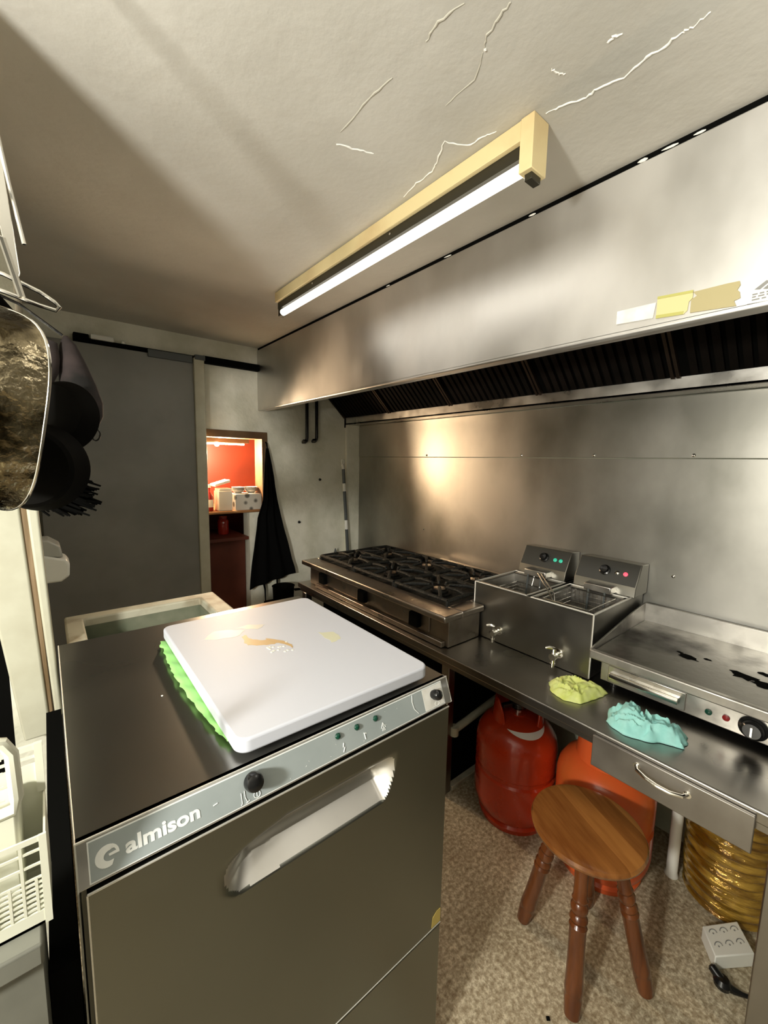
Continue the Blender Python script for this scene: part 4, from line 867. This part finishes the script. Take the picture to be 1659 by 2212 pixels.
# ------------------------------------------------------------------ hanging utensils at the left edge
rl = thing('utensil_rail', (-0.06, 1.0, 1.72), 'metal utensil rail hung from the ceiling at the left edge', 'rail')
MB().tube([(-0.085,0.60,1.74),(-0.085,1.32,1.74)], 0.006, 10).build('bar', 'grey_mop', rl)
for yy in (0.66, 1.28): MB().tube([(-0.085,yy,1.74),(-0.085,yy,ZT)], 0.004, 8).build('hanger', 'grey_mop', rl)
def square_pan(t, c, axis, R_, depth, m, rim_m, handle):
    ax = Vector(axis).normalized(); cc = Vector(c); up_ = (Vector((0,0,1))-ax*ax.z).normalized(); si = up_.cross(ax)
    ro = math.radians(16); seg = 72
    def P(a, k, z):
        ca, sa = math.cos(a), math.sin(a); q = (abs(ca)**3.6+abs(sa)**3.6)**(-1/3.6)*k
        u, v = q*ca*R_*0.92, q*sa*R_*1.22
        u, v = u*math.cos(ro)-v*math.sin(ro), u*math.sin(ro)+v*math.cos(ro)
        return cc+si*u+up_*v+ax*z
    prof = [(0.02,0.0),(0.5,0.0),(0.80,0.0),(0.88,0.006),(0.95,depth*0.7),(1.0,depth),(0.965,depth),(0.93,depth*0.75),(0.86,0.009),(0.5,0.004),(0.02,0.004)]
    vs = []; fs = []
    for k, z in prof:
        for j in range(seg): vs.append(P(2*math.pi*j/seg, k, z))
    for i in range(len(prof)-1):
        for j in range(seg): fs.append((i*seg+j, i*seg+(j+1) % seg, (i+1)*seg+(j+1) % seg, (i+1)*seg+j))
    fs.append(tuple(range(seg))); fs.append(tuple((len(prof)-1)*seg+j for j in range(seg)))
    MB().add(vs, fs).build('pan_body', m, t, smooth=50)
    MB().tube([P(2*math.pi*j/seg, 0.99, depth) for j in range(seg)], 0.0024, 8, closed=True).build('rim', rim_m, t)
    MB().tube(handle, 0.006, 10).build('handle', 'pan_black', t)
    return t
def pan(name, c, axis, R_, depth, m, label, cat, rim_m=None, handle=None, hm='pan_black', square=False):
    t = thing(name, c, label, cat)
    if square: return square_pan(t, c, axis, R_, depth, m, rim_m, handle)
    MB().lathe([(0.001,0),(R_*0.78,0.0),(R_*0.86,0.006),(R_*0.95,depth*0.8),(R_,depth),(R_-0.004,depth),(R_*0.93,depth*0.8),(R_*0.84,0.009),(0.001,0.004)], c, axis, 56).build('pan_body', m, t, sub=0)
    ax = Vector(axis).normalized(); cc = Vector(c)+ax*depth
    if rim_m:
        q = Vector((0,0,1)).rotation_difference(ax)
        MB().tube([cc+q @ Vector((R_*math.cos(a), R_*math.sin(a), 0)) for a in [2*math.pi*k/56 for k in range(56)]], 0.0028, 8, closed=True).build('rim', rim_m, t)
    if handle: MB().tube(handle, [0.009]+[0.007]*(len(handle)-2)+[0.005], 10).build('handle', hm, t)
    return t
pan('roasting_pan', (-0.105, 0.79, 1.466), (0.80, 0.60, 0.0), 0.115, 0.060, 'pan_oily', 'large greasy metal pan hanging nearest at the left edge', 'pan', 'chrome',
    [(-0.06,0.80,1.59),(-0.075,0.80,1.66),(-0.085,0.80,1.735)], square=True)
pan('frying_pan', (0.016, 1.05, 1.482), (0.55, 0.80, -0.10), 0.072, 0.035, 'pan_black', 'black frying pan hanging behind the greasy pan, against the grey door', 'pan', None,
    [(0.01,1.065,1.55),(-0.03,1.06,1.66),(-0.085,1.06,1.735)])
pan('saucepan', (-0.026, 0.955, 1.378), (0.3, 0.95, 0.0), 0.082, 0.06, 'pan_black', 'dark saucepan hanging lowest behind the greasy pan', 'pan', None,
    [(-0.03,0.985,1.45),(-0.06,0.965,1.60),(-0.085,0.955,1.735)])
# cloth mitt with wire ring
mt_ = thing('oven_mitt', (0.06, 1.20, 1.55), 'faded dark oven mitt hanging with a loop ring before the grey door', 'oven mitt')
MB().lathe([(0.004,0),(0.016,0.02),(0.026,0.06),(0.036,0.11),(0.040,0.15),(0.034,0.18),(0.020,0.20),(0.001,0.205)], (0.055,1.20,1.665), (0.16,0.0,-1), 24).build('mitt_body', 'mitt', mt_)
MB().lathe([(0.010,0),(0.020,0.03),(0.024,0.06),(0.018,0.09),(0.001,0.10)], (0.03,1.185,1.645), (-0.25,0.0,-1), 20).build('thumb', 'mitt', mt_)
MB().tube(arc((0.100,1.20,1.450), 0.013, 0, 360, 18, (0.6,0,0.1), (0.05,0,1))[:-1], 0.0018, 6, closed=True).build('ring', 'black', mt_)
MB().tube([(0.05,1.20,1.665),(-0.02,1.20,1.715),(-0.085,1.20,1.738)], 0.003, 6).build('hanging_cord', 'black', mt_)
# brush head silhouette
bh = thing('hand_brush', (0.03, 1.18, 1.33), 'black bristled hand brush hanging below the pans', 'brush')
MB().tube([(-0.085,1.18,1.738),(-0.06,1.18,1.55),(-0.035,1.18,1.36)], [0.004,0.008,0.012], 10).build('handle', 'black', bh)
bb = MB(); rnd = random.Random(9)
for q in range(260):
    s0 = Vector((-0.015+rnd.uniform(-0.02,0.035), 1.18+rnd.uniform(-0.02,0.02), 1.350+rnd.uniform(-0.045,0.02)))
    e0 = s0+Vector((rnd.uniform(0.03,0.085), rnd.uniform(-0.01,0.01), rnd.uniform(-0.045,-0.012)))
    bb.tube([s0, e0], [0.004, 0.0022], 5)
o_ = bb.build('bristles', 'black_matte', bh); o_['kind'] = 'stuff'
MB().lathe([(0.012,0),(0.03,0.01),(0.032,0.06),(0.02,0.075),(0.001,0.078)], (-0.03,1.18,1.375), (0.3,0,-1), 20).build('brush_block', 'black', bh)
# steel ladle and wire loop at the top left edge
ld = thing('steel_ladle', (-0.02, 0.70, 1.70), 'bright steel ladle handle hanging at the upper left edge', 'ladle')
MB().add([(-0.036,0.70,1.84),(-0.020,0.70,1.80),(-0.008,0.70,1.62),(-0.014,0.70,1.60),(-0.034,0.70,1.75),(-0.036,0.704,1.84),(-0.020,0.704,1.80),(-0.008,0.704,1.62),(-0.014,0.704,1.60),(-0.034,0.704,1.75)],
         [(0,1,2,3,4),(9,8,7,6,5),(0,5,6,1),(1,6,7,2),(2,7,8,3),(3,8,9,4),(4,9,5,0)]).build('blade', 'chrome', ld, bevel=0.0008)
MB().tube([(-0.030,0.70,1.86),(-0.012,0.70,1.72),(-0.002,0.70,1.655)], 0.0022, 8).tube([(-0.040,0.70,1.66),(-0.022,0.70,1.655),(-0.008,0.70,1.592)], [0.003,0.004,0.004], 8).build('handle', 'chrome', ld)
wl = thing('wire_skimmer', (-0.02, 0.90, 1.68), 'wire skimmer loop sticking out at the left edge under the ceiling', 'skimmer')
MB().tube([(-0.075,0.92,1.690),(-0.03,0.90,1.676),(0.012,0.90,1.661),(0.030,0.90,1.650),(0.036,0.90,1.643),(0.031,0.90,1.637),(0.010,0.90,1.640),(-0.03,0.90,1.650),(-0.075,0.92,1.664)], 0.0034, 8).build('wire_loop', 'chrome', wl)

# ------------------------------------------------------------------ worktop with cutlery baskets at the lower left
sw = thing('side_worktop', (-0.3, 0.58, 0), 'grey worktop unit left of the dishwasher under the white baskets', 'worktop')
MB().box(-0.62, -0.030, 0.50, 0.60, 0.880, 0.905).build('top', 'grey_paint', sw, bevel=0.003)
MB().box(-0.031, -0.003, 0.560, 1.20, 0.0, 0.80).build('black_side_sheet', 'black_matte', sw)  # added black sheet: shade of the gap beside the washer, no real panel
MB().box(-0.60, -0.032, 0.508, 0.598, 0.0, 0.880).build('cabinet', 'grey_paint', sw)
def lattice_basket(x0, x1, y0, y1, z0, z1, name, label, back=0.06):
    t = thing(name, ((x0+x1)/2, (y0+y1)/2, z0), label, 'basket', 'cream cutlery baskets beside the dishwasher')
    f = MB(); th = 0.0022
    f.box(x0, x1, y0, y0+th, z0, z0+0.016).box(x0, x1, y0, y0+th, z1-0.006, z1).box(x1-0.006, x1+0.0004, y0-0.0005, y0+th, z0-0.0004, z1+0.0004).box(x0-0.0004, x0+0.006, y0-0.0005, y0+th, z0, z1+0.0004)
    zf = z0+0.014; zm = z0+0.055; n = max(4, int((x1-x0)/0.0105)); n2 = max(2, n//2)
    for i in range(1, n): x = x0+(x1-x0)*i/n; f.box(x-0.0012, x+0.0012, y0+0.0003, y0+th, zf, zm)
    for k in range(1, 8): z = zf+(zm-zf)*k/7; f.box(x0, x1, y0+0.0005, y0+th-0.0002, z-0.0012, z+0.0012)
    for i in range(1, n2): x = x0+(x1-x0)*i/n2; f.box(x-0.0013, x+0.0013, y0+0.0003, y0+th, zm, z1-0.001)
    for k in range(1, 3): z = zm+(z1-zm)*k/3; f.box(x0, x1, y0+0.0005, y0+th-0.0002, z-0.0013, z+0.0013)
    f.build('front_grid', 'basket', t)
    MB().box(x1-th, x1-0.0002, y0+th, y1, z0+0.003, z1-0.002).build('side_wall', 'basket', t)
    MB().box(x0, x1, y0, y1, z0, z0+0.003).build('base', 'basket', t)
    b = MB().box(x0, x1-0.001, y1-th, y1-0.0002, z0+0.003, z1+back-0.024).box(x0, x1, y1-th-0.002, y1, z1+back-0.006, z1+back).box(x1-0.007, x1+0.0005, y1-th-0.0025, y1+0.0005, z1, z1+back+0.0005).box(x0, x1-0.007, y1-th, y1-0.0002, z1+back-0.017, z1+back-0.014).box(x1-0.026, x1-0.022, y1-th, y1-0.0004, z1+back-0.024, z1+back-0.016)
    b.build('back_plate', 'basket', t)
    return t
lattice_basket(-0.19, -0.022, 0.522, 0.60, 0.906, 1.008, 'cutlery_basket', 'cream plastic cutlery basket with square lattice front, lower one beside the dishwasher')
b2 = thing('cutlery_basket', (-0.08, 0.56, 0.92), 'cream cutlery basket with rounded frame handle standing inside the lattice one', 'basket', 'cream cutlery baskets beside the dishwasher')
f = MB().tube([(-0.10,0.545,1.028),(-0.046,0.545,1.032),(-0.043,0.545,1.045),(-0.044,0.545,1.095),(-0.050,0.545,1.108),(-0.062,0.545,1.112),(-0.10,0.545,1.112)], 0.006, 10)
f.build('frame', 'basket', b2)
f = MB()
for z in (1.045, 1.060, 1.075, 1.09): f.box(-0.10, -0.052, 0.545, 0.547, z-0.001, z+0.001)
for x in (-0.06, -0.072, -0.084): f.box(x-0.001, x+0.001, 0.545, 0.547, 1.03, 1.10)
f.build('grid', 'basket', b2)
MB().box(-0.12, -0.043, 0.542, 0.594, 0.912, 1.030).build('cup', 'basket', b2, bevel=0.004)
